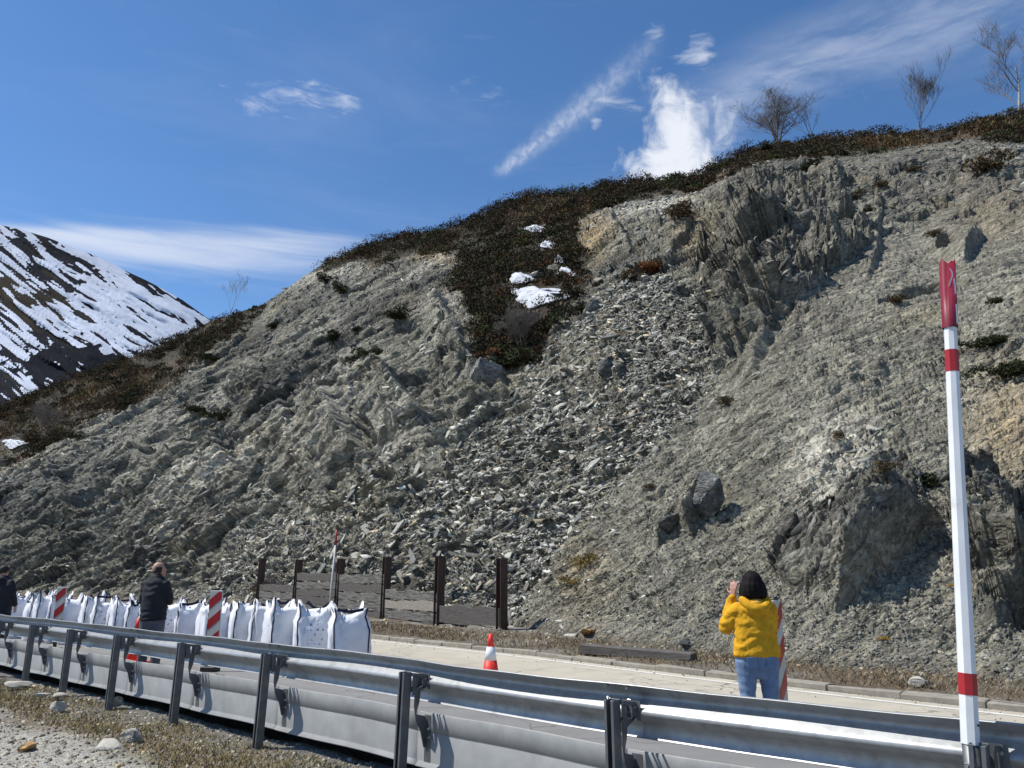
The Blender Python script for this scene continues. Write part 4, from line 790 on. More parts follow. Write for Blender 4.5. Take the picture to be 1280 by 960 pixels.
# post + bracket prototypes in the frame x = along the rail (towards the left end), y = towards the road
def post_mesh():
    m = MB(); w_, d_, t = .076, .082, .006       # C section whose open side with turned-in lips looks away from the road
    H0, H1 = -.75, .735; zc = (H0+H1)/2
    m.box((0, d_/2, zc), (w_, t, H1-H0)); m.box((w_/2, 0, zc), (t, d_, H1-H0-.002)); m.box((-w_/2, 0, zc), (t, d_, H1-H0-.002))
    m.box((w_/2-.010, -d_/2, zc), (.022, t, H1-H0-.004)); m.box((-w_/2+.010, -d_/2, zc), (.022, t, H1-H0-.004)); return m.mesh('post', bevel=.0015)
def bracket_mesh():
    m = MB(); out = [(.040, .725), (.205, .700), (.205, .600), (.120, .560), (.040, .535)]   # (towards road, height)
    hole = [(.085, .70), (.13, .69), (.125, .62), (.085, .61)]
    Rz = Matrix.Rotation(math.pi/2, 4, 'Z')
    for sx in (-.048, .036):
        # side cheek made of strips round a window
        for poly in ([(.040, .725), (.205, .700), (.205, .672), (.040, .697)], [(.040, .700), (.088, .696), (.088, .600), (.040, .600)], [(.150, .685), (.205, .674), (.205, .600), (.150, .590)], [(.040, .602), (.206, .602), (.150, .575), (.040, .535)]):
            n_ = len(poly); vs = [Vector((sx, y, z)) for y, z in poly]+[Vector((sx+.006, y, z)) for y, z in poly]
            m.add(vs, [tuple(range(n_)), tuple(range(2*n_-1, n_-1, -1))]+[(i, i+n_, (i+1) % n_+n_, (i+1) % n_) for i in range(n_)])
    m.box((0, .208, .645), (.15, .005, .13)); return m.mesh('bracket')
def arm_mesh():
    m = MB()
    for poly in ([(.120, .58), (.185, .58), (.175, .47), (.150, .40), (.135, .34), (.115, .44)], [(.130, .37), (.245, .34), (.255, .30), (.255, .08), (.235, .08), (.195, .22), (.140, .31)]):
        n_ = len(poly); vs = [Vector((-.03, y, z)) for y, z in poly]+[Vector((-.022, y, z)) for y, z in poly]
        m.add(vs, [tuple(range(n_)), tuple(range(2*n_-1, n_-1, -1))]+[(i, i+n_, (i+1) % n_+n_, (i+1) % n_) for i in range(n_)])
    m.box((0, .2585, .15), (.085, .005, .40)); return m.mesh('hanger_arm')
def bolt_mesh():
    m = MB(); m.tube([(0, 0, 0), (0, -.018, 0)], .012, 6); m.tube([(0, -.018, 0), (0, -.032, 0)], .006, 6); return m.mesh('bolt')
pm, bkm, am, bom = post_mesh(), bracket_mesh(), arm_mesh(), bolt_mesh()
pm.materials.append(M_post); bkm.materials.append(M_post); am.materials.append(M_post); bom.materials.append(M_bolt)
leans = [0, 0, .05, -.01, .045, .06, .05, .045, .04, .04, .04, .04, .04]
for i, (q, a_) in enumerate(zip(posts_xy, ap)):
    dv = xy(np.array(a_+.4), w_rail(a_+.4))-xy(np.array(a_-.4), w_rail(a_-.4)); rz = math.atan2(dv[1], dv[0])
    pos = xy(np.array(a_), w_rail(a_)); o = link('post', pm, None, rail); o.rotation_euler = (0, 0, rz+math.pi); B_ = Matrix.Translation(Vector((pos[0], pos[1], 0))-ro)
    # x axis of the prototypes runs along the rail, y towards the road
    R_ = Matrix.Rotation(rz-math.pi, 4, 'Z'); Ln = Matrix.Rotation(leans[i], 4, 'Y')
    o.matrix_local = B_ @ R_ @ Matrix.Translation((0, 0, .7)) @ Ln @ Matrix.Translation((0, 0, -.7)); 
    for nm, me_, off in (('bracket', bkm, 0), ('hanger_arm', am, 0)):
        b = link(nm, me_, None, rail); b.matrix_local = B_ @ R_ @ Matrix.Translation((.02, 0, 0))
    for (bx, by, bz) in ((.045, .19, .67), (.04, .25, .24), (.05, .25, .17), (-.05, .25, .20)):
        b = link('bolt', bom, None, rail); b.matrix_local = B_ @ R_ @ Matrix.Translation((bx+.02, by, bz))
for q in js:
    for da in (-.10, .08):
        for (o_, h_) in ((.030, .338), (.050, .232), (.040, .128)):
            b = link('bolt', bom, None, rail); dv = xy(np.array(q+.4), w_rail(q+.4))-xy(np.array(q-.4), w_rail(q-.4)); rz = math.atan2(dv[1], dv[0])-math.pi
            p_ = xy(np.array(q+da), w_rail(q+da)+.20+o_-.006); b.matrix_local = Matrix.Translation(Vector((p_[0], p_[1], ZB+h_))-ro) @ Matrix.Rotation(rz, 4, 'Z') @ Matrix.Rotation(-.6 if h_ in (.232,) else .5, 4, 'X') @ Matrix.Scale(1.15, 4)

# ---------------------------------------------------------------- snow pole on the guardrail
def hexpole(name, base, top, r0_, r1_, mat_, parent, n=6):
    return MB().tube([base, top], [r0_, r1_], n).build(name, mat_, parent, bevel=0)
pb = unp(1217, 937, .72); pbY = 4.52; pb = at(1213, pbY, .72)
tops = at(1184, pbY+.02, 3.2)
for zt in np.linspace(2.4, 4, 200):
    q = at(1184, pbY, float(zt))
    if proj(q.x, q.y, q.z)[1] < 331: tops = q; break
pole = empty('snow_pole', pb); tag(pole, 'tall white snow pole with red bands and magenta top on the right guardrail post', 'snow pole'); ax_ = tops-pb
def onp(f): return ax_*f
def yfrac(y):
    lo_, hi_ = 0, 1
    for _ in range(30):
        m_ = (lo_+hi_)/2; q = pb+ax_*m_
        if proj(q.x, q.y, q.z)[1] > y: lo_ = m_
        else: hi_ = m_
    return lo_
seg = [(-.10, yfrac(868), M_white, 'shaft'), (yfrac(868), yfrac(841), M_red, 'red_band'), (yfrac(841), yfrac(465), M_white, 'shaft'), (yfrac(465), yfrac(438), M_red, 'red_band'), (yfrac(438), yfrac(410), M_white, 'shaft')]
rr_ = lambda f: (.047-.014*f)
for f0, f1_, m_, nm in seg:
    f0 = max(f0, .0); e_ = .002 if 'band' in nm else 0
    hexpole(nm, onp(f0), onp(f1_), rr_(f0)+e_, rr_(f1_)+e_, m_, pole, 8)
sl = MB(); k_ = 16; ft = yfrac(410)
ring = lambda f, r_, dz=0: [onp(f)+Vector((math.cos(t)*r_, math.sin(t)*r_, 0)) for t in [2*math.pi*i/k_ for i in range(k_)]]
v0 = ring(ft, .043); v1 = [v+ax_.normalized()*rnd.uniform(-.02, .035) for v in ring(1.0, .044)]; v2 = [v+Vector((0, 0, 0)) for v in ring(.985, .036)]
sl.add(v0+v1+v2, [(i, (i+1) % k_, k_+(i+1) % k_, k_+i) for i in range(k_)]+[(k_+i, k_+(i+1) % k_, 2*k_+(i+1) % k_, 2*k_+i) for i in range(k_)]+[tuple(2*k_+i for i in range(k_))])
sleeve = sl.build('sleeve', M_redp, pole, True)
# peeled white streaks on the sleeve
for pts in ([(-.012, .90), (.002, .84), (.003, .78), (-.010, .70), (-.018, .62)], [(.012, .74), (.018, .62), (.018, .5)], [(.020, .34), (.020, .2), (.022, .04)]):
    s_ = MB(); wv = .0045; vs = []
    for dx, f_ in pts:
        c0_ = onp(ft+(1-ft)*f_); yy = -math.sqrt(max(.0452**2-dx*dx, 0)); vs += [c0_+Vector((dx-wv, yy, 0)), c0_+Vector((dx+wv, yy, 0))]
    s_.add(vs, [(2*i, 2*i+1, 2*i+3, 2*i+2) for i in range(len(pts)-1)]); s_.build('peeled_streak', M_white, sleeve)
MB().tube([(0, 0, -.75), (0, 0, .0)], .042, 10).build('foot_tube', M_post, pole, True)
cl_ = MB(); cl_.tube([(-.052, -.02, -.09), (0, -.056, -.10), (.052, -.02, -.11)], .006, 6); cl_.build('clamp', M_zinc, pole)
h_ = MB(); h_.tube([(.022, -.054, .10), (.022, -.060, .10)], .006, 8); h_.build('fixing_hole', M_dark, pole)

# far snow pole by the timber barrier
p = at(412, 24.6, .05); fp = empty('snow_pole', p); tag(fp, 'thin weathered snow pole with red tip by the timber barrier', 'snow pole'); tp = Vector((.07, 0, 2.78))
MB().tube([Vector((-.05, 0, 0)), tp*.84], [.04, .03], 8).build('shaft', M_whitesheet, fp, True); MB().tube([tp*.84, tp], [.034, .03], 8).build('red_tip', M_red, fp, True)

# ---------------------------------------------------------------- striped boards and cones
def board(pos, rz, label, W_=.24, H=1.27, flip=1, lean=0.0, group='striped warning boards on the road'):
    b = empty('striped_board', pos, rz); b.rotation_euler = (0, lean, rz); tag(b, label, 'warning board', group)
    MB().box((0, .02, .22+(H-.2)/2), (W_, .03, H-.2)).build('panel', M_whitesheet, b, bevel=.004); MB().box((0, .01, .04), (.26, .20, .08)).build('base', M_dark, b, bevel=.01)
    MB().box((0, .01, .13), (.06, .04, .14)).build('stem', M_dark, b); MB().box((0, .02, H+.03), (W_*.3, .02, .05)).build('top_tab', M_dark, b)
    z0_, z1_ = .24, H+.0; st = .165; n_ = 0; y_ = .002; slope = W_*.78*flip
    k_ = z0_-st
    while k_ < z1_+st:
        poly = []
        a_, b_ = k_, k_+st; L0 = [(-W_/2, a_-slope/2), (W_/2, a_+slope/2)]; L1 = [(W_/2, b_+slope/2), (-W_/2, b_+-slope/2)]
        poly = L0+L1
        # clip to panel height
        def clip(P_, zc, keep_up):
            out = []
            for i in range(len(P_)):
                p0, p1 = P_[i], P_[(i+1) % len(P_)]; i0 = (p0[1] >= zc) == keep_up or p0[1] == zc; i1 = (p1[1] >= zc) == keep_up or p1[1] == zc
                if i0: out.append(p0)
                if i0 != i1: t = (zc-p0[1])/(p1[1]-p0[1]); out.append((p0[0]+(p1[0]-p0[0])*t, zc))
            return out
        poly = clip(clip(poly, z0_, True), z1_, False) if poly else poly
        if len(poly) >= 3:
            m = MB(); m.add([(x, y_, z) for x, z in poly], [tuple(range(len(poly)))]); m.build('red_stripe', M_red, b)
        k_ += 2*st
    return b
board(at(262, 13.9, 0), -.25, 'red and white striped board standing before the middle of the bag row', W_=.23)
board(at(67, 17.2, 0), -.2, 'red and white striped board at the far left end of the bag row', W_=.22)
board(at(985, 8.35, 0), .95, 'red and white striped board just right of the woman in yellow', W_=.24, H=1.30, flip=1)
def cone(pos, label, s_=1.0):
    c_ = empty('traffic_cone', pos); tag(c_, label, 'traffic cone', 'traffic cones on the road'); c_.scale = (s_, s_, s_)
    def zr(z): return .155*(1-z/.75)+.028*(z/.75)
    MB().box((0, 0, .018), (.40, .40, .036)).build('base', M_cone, c_, bevel=.008)
    for z0_, z1_, m_, nm in ((.03, .36, M_cone, 'cone_body'), (.36, .56, M_white, 'white_band'), (.56, .75, M_cone, 'cone_tip')):
        MB().tube([(0, 0, z0_), (0, 0, z1_)], [zr(z0_), zr(z1_)], 24).build(nm, m_, c_, True)
cone(at(613, 12.3, 0), 'red and white traffic cone alone on the road in front of the barrier', .95); cone(at(168, 15.0, 0), 'red and white traffic cone half hidden by the man in black', 1.05)

# ---------------------------------------------------------------- timber and steel barrier
bar = empty('timber_barrier', at(628, 21.3, .1)); tag(bar, 'old barrier of brown steel posts with weathered timber planks at the scree foot', 'barrier'); bo = Vector(bar.location)
PB = [(627, 21.3, 698, 790), (548, 23.5, 695, 783), (480.5, 26.4, 697, 776), (422, 29.2, 699, 770), (369, 32.0, 700, 766), (323, 35.0, 698, 762)]
pps = []
for px, Yp, yt, yb in PB:
    b_ = at(px, Yp, .0); zt = 1.2
    while proj(b_.x, Yp, zt)[1] > yt: zt += .02
    pps.append((b_, zt))
for i, (b_, zt) in enumerate(pps):
    m = MB(); hh = zt+.5; m.box((0, -.09, 0), (.24, .018, hh)); m.box((0, .09, 0), (.24, .018, hh)); m.box((0, 0, 0), (.014, .164, hh))
    o = m.build('steel_post', M_steelrust, bar, bevel=.002); o.location = b_-bo+Vector((0, 0, zt-hh/2)); dxy = (pps[max(i-1, 0)][0]-pps[min(i+1, 5)][0]); o.rotation_euler = (0, (.0, .012, .02, .03, .03, .03)[i], math.atan2(dxy.y, dxy.x)+math.pi/2+.0)
def zfor(px, Y_, y):
    q = at(px, Y_, .0); z = -.2
    while proj(q.x, Y_, z)[1] > y: z += .01
    return z
planks = {0: [(758, 780, 'M'), (781, 790, 'L')], 1: [(739, 749, 'M'), (750, 762, 'L'), (763, 775, 'M'), (776, 785, 'M')], 2: [(719, 729, 'M'), (730, 740, 'M'), (741, 751, 'M'), (752, 762, 'M'), (763, 774, 'M')], 3: [(717, 726, 'M'), (727, 736, 'M'), (737, 745, 'M'), (746, 755, 'M'), (756, 765, 'M')], 4: [(731, 739, 'M'), (740, 748, 'M'), (749, 757, 'M')]}
for i in range(5):
    (p0, _), (p1, _) = pps[i], pps[i+1]; mid = (p0+p1)/2; L = (p1-p0).length-.02; pxm = proj(mid.x, mid.y, .8)[0]; rz = math.atan2((p1-p0).y, (p1-p0).x)
    for (ya, yb, kd) in planks[i]:
        za, zb = zfor(pxm, mid.y, yb+.6), zfor(pxm, mid.y, ya); m = MB(); nseg = 9; vs = []; hgt = zb-za
        for s_ in range(nseg+1):
            x = -L/2+L*s_/nseg; j1, j2 = rnd.uniform(-.018, .018), rnd.uniform(-.012, .012)
            j1 += .03*math.sin(s_*1.7+i*2+ya); j1 -= rnd.uniform(.02, .09)*(kd == 'L' and s_ > 4)
            vs += [(x, -.07+rnd.uniform(-.008, .008), za+.01+j2), (x, .07, za+.01), (x, .07, zb+j1), (x, -.07+rnd.uniform(-.012, .004), zb-.004+j1)]
        fs = [(0, 1, 2, 3), tuple(nseg*4+q for q in (3, 2, 1, 0))]
        for s_ in range(nseg):
            for q in range(4): fs.append((s_*4+q, s_*4+(q+1) % 4, s_*4+4+(q+1) % 4, s_*4+4+q))
        m.add(vs, fs); o = m.build('plank', M_woodl if kd == 'L' else rnd.choice((M_wood, M_wood2)), bar, bevel=.004); o.location = mid-bo; o.rotation_euler = (0, rnd.gauss(0, .006), rz)
b0, b1 = unp(727, 813, .13), unp(868, 824, .13); m = MB(); L = (b1-b0).length
m.box((0, 0, 0), (L, .24, .17), jit=.012); o = m.build('timber_beam', M_wood, bevel=.012); o.location = (b0+b1)/2+Vector((0, 0, .03)); o.rotation_euler = (0, .01, math.atan2((b1-b0).y, (b1-b0).x)); tag(o, 'fallen weathered timber beam lying on the verge beyond the road', 'timber beam')

# ---------------------------------------------------------------- bulk bags
def bag_mesh(seed, Wd=.74, H=1.0):
    r_ = random.Random(seed); nphi = 44; rows = []; hts = [0, .04, .12, .25, .4, .55, .68, .78, .86]
    ox, oy = r_.uniform(0, 9), r_.uniform(0, 9); lean = (r_.uniform(-.05, .05), r_.uniform(-.04, .04)); peaks = [r_.uniform(.05, .17) for _ in range(4)]
    def sup(ph, e): c_, s_ = math.cos(ph), math.sin(ph); return (abs(c_)**e*(1 if c_ > 0 else -1), abs(s_)**e*(1 if s_ > 0 else -1))
    def wr(ph, z): return .018*math.sin(z*46+2*math.sin(ph*2+ox)+3*math.sin(ph+oy))*sst(.35, .8, z)+.014*math.sin(ph*9+z*7+ox)+.010*math.sin(ph*17+z*23+oy)
    V = []
    def crump(v): q = fbm(np.array([v[0]*9.0+ox]), np.array([v[1]*9.0]), np.array([v[2]*9.0+seed]), 2, 500)[0]; return (v[0]*(1+.09*q), v[1]*(1+.09*q), v[2]+.012*q)
    for hz in hts:
        bul = 1+.10*math.sin(min(hz/.8, 1)*math.pi*.9)-.05*(hz < .02)-.05*sst(.62, .9, hz)
        for i in range(nphi):
            ph = 2*math.pi*i/nphi; x, y = sup(ph, .5); q = Wd/2*(bul+float(wr(ph, hz))*2.9); V.append((x*q+lean[0]*hz, y*q+lean[1]*hz, hz*H))
    corner = lambda ph: max(0, math.cos(2*(ph-math.pi/4))*-1 if False else abs(math.sin(2*ph)))
    rims = []
    for st, (fr, hz) in enumerate([(.93, .93), (.90, 1.0)]):
        for i in range(nphi):
            ph = 2*math.pi*i/nphi; x, y = sup(ph, .62-.08*st); cn = corner(ph)**3; pk = peaks[int(ph/(math.pi/2)) % 4]; q = Wd/2*(fr+.10*cn*st+float(wr(ph, .9))*2.2-.08*(1-cn)*(st))
            V.append((x*q+lean[0], y*q+lean[1], H*(hz-.05)+pk*cn*(st+.4)*.8+.02*math.sin(ph*7+ox)))
    for st, (fr, hz) in enumerate([(.80, .90), (.60, .87), (.3, .90)]):
        for i in range(nphi):
            ph = 2*math.pi*i/nphi; x, y = sup(ph, .8); q = Wd/2*(fr+float(wr(ph, .8))*2); V.append((x*q+lean[0], y*q+lean[1], H*hz+.02*math.sin(ph*5+oy+st)))
    V = [crump(v) if v[2] > .1 else v for v in V]; nr = len(V)//nphi; V.append((lean[0], lean[1], H*.93)); F_ = []
    for j in range(nr-1):
        for i in range(nphi): F_.append((j*nphi+i, j*nphi+(i+1) % nphi, (j+1)*nphi+(i+1) % nphi, (j+1)*nphi+i))
    for i in range(nphi): F_.append(((nr-1)*nphi+i, (nr-1)*nphi+(i+1) % nphi, len(V)-1))
    me = bpy.data.meshes.new('bag_body'); me.from_pydata(V, [], F_); me.polygons.foreach_set('use_smooth', [True]*len(F_)); me.update()
    cn = []
    for kq in range(4):
        ph = math.pi/4+kq*math.pi/2; i = round(ph/(2*math.pi)*nphi); cn.append((Vector(V[10*nphi+i]), [Vector(V[j*nphi+i]) for j in range(2, 10)]))
    return me, cn
def ribbon(pts, wd, nrm):
    vs = []; n_ = len(pts)
    for i, p in enumerate(pts):
        t = (pts[min(i+1, n_-1)]-pts[max(i-1, 0)]).normalized(); s_ = t.cross(nrm)
        s_ = s_.normalized() if s_.length > .1 else Vector((1, 0, 0)); u_ = t.cross(s_).normalized()*.004
        vs += [p-s_*wd/2+u_, p+s_*wd/2+u_, p+s_*wd/2-u_, p-s_*wd/2-u_]
    fs = [(0, 1, 2, 3), tuple((n_-1)*4+q for q in (3, 2, 1, 0))]
    for i in range(n_-1):
        for q in range(4): fs.append((i*4+q, i*4+(q+1) % 4, i*4+4+(q+1) % 4, i*4+4+q))
    return vs, fs
def bag(pos, rz, seed, label, printed, W_=.74, H=1.0, straps=(0, 1, 2, 3), blue=False, fill=False):
    me, cn = bag_mesh(seed, W_, H); root = empty('bulk_bag', pos, rz); tag(root, label, 'bulk bag', 'white bulk bags in a row along the road')
    link('bag_body', me, M_bagp if printed else M_bag, root); r_ = random.Random(seed+99)
    for kq in straps:
        tip, edge = cn[kq]; out = Vector((tip.x, tip.y, 0)).normalized(); seam = [e+out*.006 for e in edge]+[tip+out*.006]
        vs, fs = ribbon(seam, .022, out); m = MB(); m.add(vs, fs); m.build('corner_seam', M_navy, root)
    for kq in r_.sample((0, 1, 2, 3), 1 if r_.random() < .6 else 2):
        t0_, t1_ = cn[kq][0], cn[(kq+1) % 4][0]; out = ((t0_+t1_)/2); out.z = 0; out.normalize(); dr = r_.uniform(-.16, .01); of = r_.uniform(.0, .10); base = t0_.lerp(t1_, r_.uniform(0, .15)); end = t0_.lerp(t1_, r_.uniform(.3, .95)); pts = []
        for i in range(11):
            f_ = i/10; s_ = math.sin(f_*math.pi); pts.append(base.lerp(end, f_)+Vector((0, 0, dr*s_-.02))+out*(.02+of*s_)*(1 if dr < 0 else -.4))
        vs, fs = ribbon(pts, .045, out); m = MB(); m.add(vs, fs); m.build('lifting_strap', M_blue if (blue and r_.random() < .5) else M_navy, root)
    if fill:
        g = MB(); rr2 = random.Random(seed)
        for _ in range(40): g.box((rr2.uniform(-.18, .2), rr2.uniform(-.2, .1), H*.93+rr2.uniform(0, .05)), (.07, .06, .035), Matrix.Rotation(rr2.uniform(0, 3), 3, 'Z') @ Matrix.Rotation(rr2.uniform(-.5, .5), 3, 'X'), .012)
        o = g.build('gravel_fill', M_fill, root); tag(o, kind='stuff')
ORD = ['first', 'second', 'third', 'fourth', 'fifth', 'sixth', 'seventh', 'eighth', 'ninth', 'tenth', 'eleventh', 'twelfth', 'thirteenth', 'fourteenth', 'fifteenth', 'sixteenth', 'seventeenth', 'eighteenth', 'nineteenth', 'twentieth', 'twenty-first', 'twenty-second', 'twenty-third', 'twenty-fourth']
cx = [439, 398, 359, 328, 303, 280, 262, 242, 216, 196, 178, 162, 147, 130, 112, 95, 80, 66, 52, 38, 26, 15, 4, -6]
R0p, R1p = np.array((-2.85, 13.75)), np.array((-14.2, 22.3)); dR = (R1p-R0p)
for i, x_ in enumerate(cx):
    # where the view ray through image column x_ meets the row line
    r_ = ray(x_, 780)[:2]; t, s_ = np.linalg.solve(np.array([[r_[0], -dR[0]], [r_[1], -dR[1]]]), R0p); p = R0p+dR*s_
    gp = ((cx[i-1] if i else 476)-(cx[i+1] if i < len(cx)-1 else x_-9))/2; wdt = min(.72, max(.50, gp*1.12*p[1]/1000*1.02)); Hh = (1.0, 1.02, 1.04)[i] if i < 3 else 1.0+rnd.uniform(-.03, .06)
    lb = 'rightmost white bulk bag of the row, open with gravel showing' if i == 0 else f'{ORD[i]} white bulk bag counted from the right end of the roadside row'
    jit = rnd.uniform(-.14, .14); q = dR/np.linalg.norm(dR); p = p+np.array((q[1], -q[0]))*jit
    bag((p[0], p[1], 0), math.atan2(-p[0], p[1])+rnd.gauss(0, .12)+.12, i+40, lb, i in (1, 8, 12, 13), W_=wdt, H=Hh, straps=(2, 3) if i % 3 else (0, 1, 2, 3), blue=(i in (2, 5)), fill=(i == 0))

# ---------------------------------------------------------------- people
def capsule(bm, p0, p1, r0_, r1_, flat=1.0, seg=14):
    p0, p1 = Vector(p0), Vector(p1); d = p1-p0; L = max(d.length, 1e-4); q = d.to_track_quat('Z', 'Y').to_matrix().to_4x4(); rows = []
    prof_ = [(-r0_*math.cos(a), r0_*math.sin(a)) for a in (0.02, .5, 1.0, 1.57)]+[(L+r1_*math.sin(a), r1_*math.cos(a)) for a in (0, .55, 1.05, 1.55)]
    M_ = Matrix.Translation(p0) @ q; prev = None
    for z, rad in prof_:
        ring_ = [bm.verts.new(M_ @ Vector((math.cos(2*math.pi*i/seg)*rad, math.sin(2*math.pi*i/seg)*rad*1.0, z))) for i in range(seg)]
        if prev:
            for i in range(seg): bm.faces.new((prev[i], prev[(i+1) % seg], ring_[(i+1) % seg], ring_[i]))
        else: bm.faces.new(ring_[::-1])
        prev = ring_
    bm.faces.new(prev)
def ellip(bm, c_, rad, rot=None):
    M_ = Matrix.Translation(Vector(c_)) @ (rot.to_4x4() if rot else Matrix.Identity(4)) @ Matrix.Diagonal((*rad, 1)); bmesh.ops.create_icosphere(bm, subdivisions=3, radius=1, matrix=M_)
def loft(bm, secs, seg=28):                     # secs: (cx, cy, z, rx, ry)
    prev = None
    for x, y, z, rx, ry in secs:
        rg = [bm.verts.new((x+math.cos(2*math.pi*i/seg)*rx, y+math.sin(2*math.pi*i/seg)*ry, z)) for i in range(seg)]
        if prev:
            for i in range(seg): bm.faces.new((prev[i], prev[(i+1) % seg], rg[(i+1) % seg], rg[i]))
        else: bm.faces.new(rg[::-1])
        prev = rg
    bm.faces.new(prev)
def melt(name, bm, voxel, mat_, parent, smooth=6, wrinkle=None):
    bmesh.ops.recalc_face_normals(bm, faces=bm.faces); me = bpy.data.meshes.new(name); bm.to_mesh(me); bm.free(); o = link(name, me)
    rm = o.modifiers.new('r', 'REMESH'); rm.mode = 'VOXEL'; rm.voxel_size = voxel; sm = o.modifiers.new('s', 'SMOOTH'); sm.iterations = smooth; sm.factor = .5
    dg = bpy.context.evaluated_depsgraph_get(); dg.update(); ev = o.evaluated_get(dg); me2 = bpy.data.meshes.new_from_object(ev); o.modifiers.clear(); o.data = me2; me2.name = name; me2.materials.clear(); me2.materials.append(mat_)
    n_ = len(me2.vertices)
    if wrinkle:
        co = np.empty(n_*3, np.float32); me2.vertices.foreach_get('co', co); co = co.reshape(-1, 3).astype(float); nn = np.empty(n_*3, np.float32); me2.vertex_normals.foreach_get('vector', nn); nn = nn.reshape(-1, 3)
        co = co+nn*wrinkle(co)[:, None]; me2.vertices.foreach_set('co', co.astype(np.float32).ravel())
    me2.polygons.foreach_set('use_smooth', [True]*len(me2.polygons)); me2.update(); o.parent = parent; return o
def hand(bm, wrist, direc, palm_n, s_=1.0, curl=.3):
    d = Vector(direc).normalized(); n_ = Vector(palm_n); n_ = (n_-d*n_.dot(d)).normalized(); side = d.cross(n_).normalized(); w0 = Vector(wrist)
    for k_ in (-1.5, -.5, .5, 1.5): capsule(bm, w0+side*k_*.006*s_, w0+d*.085*s_+side*k_*.019*s_, .015*s_, .0115*s_, seg=8)
    for k_, L in ((-1.5, .060), (-.5, .075), (.5, .080), (1.5, .070)):
        b = w0+d*.09*s_+side*k_*.0205*s_; spread = side*k_*.05
        m1 = b+(d+spread+n_*curl*.4).normalized()*L*.5*s_; m2 = m1+(d+spread+n_*curl*1.5).normalized()*L*.5*s_; capsule(bm, b, m1, .009*s_, .008*s_, seg=8); capsule(bm, m1, m2, .008*s_, .0065*s_, seg=8)
    t0_ = w0+d*.03*s_+side*.028*s_; t1_ = t0_+(d*.6+side*.9+n_*.3).normalized()*.045*s_; capsule(bm, t0_, t1_, .012*s_, .0095*s_, seg=8); capsule(bm, t1_, t1_+(d*.9+side*.3+n_*.4).normalized()*.035*s_, .0095*s_, .007*s_, seg=8)
def head(bm, c_, s_=1.0, yaw=0.0, tilt=0.0):     # faces +y before yaw
    R_ = Matrix.Rotation(yaw, 3, 'Z') @ Matrix.Rotation(tilt, 3, 'X'); T_ = lambda v: Vector(c_)+R_ @ (Vector(v)*s_)
    ellip(bm, T_((0, -.012, .02)), (.076*s_, .096*s_, .105*s_), R_); ellip(bm, T_((0, .03, -.05)), (.056*s_, .062*s_, .066*s_), R_)
    capsule(bm, T_((0, .088, .015)), T_((0, .108, -.025)), .010*s_, .014*s_, seg=8); ellip(bm, T_((0, .082, -.062)), (.024*s_, .010*s_, .010*s_), R_)
    for sx in (-1, 1): ellip(bm, T_((sx*.078, -.005, -.01)), (.010*s_, .020*s_, .032*s_), R_); ellip(bm, T_((sx*.03, .078, .022)), (.014*s_, .010*s_, .008*s_), R_)
# --- woman in the yellow hoodie: seen from behind, both hands raised to her face
wp = at(953, 8.15, 0); wom = empty('person', wp, .05); tag(wom, 'woman with black hair in mustard hoodie and blue jeans raising her hands to her face', 'person')
HZ = 1.47
bm = bmesh.new(); head(bm, (0, .01, HZ), .98, .1, .12); capsule(bm, (0, -.01, 1.30), (0, .0, 1.42), .055, .05)
loft(bm, [(0, 0, .80, .15, .10), (0, 0, .95, .14, .10), (0, 0, 1.12, .14, .095), (0, 0, 1.26, .15, .085), (0, 0, 1.33, .07, .06)])
for sx in (-1, 1):
    capsule(bm, (sx*.095, 0, .82), (sx*.105, .0, .45), .085, .055); capsule(bm, (sx*.105, 0, .45), (sx*.11, -.01, .09), .052, .036); capsule(bm, (sx*.11, -.03, .05), (sx*.12, .13, .035), .036, .03)
capsule(bm, (-.15, 0, 1.25), (-.235, .10, 1.07), .045, .038); capsule(bm, (-.235, .10, 1.07), (-.165, .13, 1.33), .038, .026); capsule(bm, (.15, 0, 1.25), (.215, .13, 1.06), .045, .038); capsule(bm, (.215, .13, 1.06), (.10, .20, 1.33), .038, .026)
hand(bm, (-.155, .125, 1.36), (.12, .02, 1), (.6, .8, 0), .95, .35); hand(bm, (.10, .20, 1.36), (-.25, .0, 1), (-.5, .8, 0), .95, .35)
melt('body', bm, .0075, M_skin, wom, 3)
def wr_hood(co):
    x, y, z = co[:, 0], co[:, 1], co[:, 2]; n_ = fbm(x*5, y*5, z*5, 3, 401); band = np.sin(z*62+8*n_+x*10*np.sign(x)*.5)*.010*sst(.78, .9, z)
    return band*(.5+.6*fbm(x*7, y*7, z*7, 2, 402))+.012*n_+.007*fbm(x*22, y*22, z*22, 2, 403)
bm = bmesh.new(); loft(bm, [(.005, 0, .79, .205, .145), (.005, 0, .81, .232, .165), (.005, -.005, .86, .228, .168), (0, -.005, .95, .205, .158), (0, 0, 1.05, .200, .155), (0, 0, 1.15, .205, .15), (0, 0, 1.24, .200, .135), (0, 0, 1.30, .150, .11), (0, 0, 1.345, .09, .085)])
capsule(bm, (-.155, 0, 1.24), (-.255, .10, 1.075), .078, .072); capsule(bm, (-.255, .10, 1.075), (-.165, .125, 1.34), .070, .044); capsule(bm, (.15, 0, 1.24), (.21, .13, 1.06), .078, .07); capsule(bm, (.21, .13, 1.06), (.105, .20, 1.33), .068, .044)
melt('hoodie', bm, .009, M_yel, wom, 5, wr_hood)
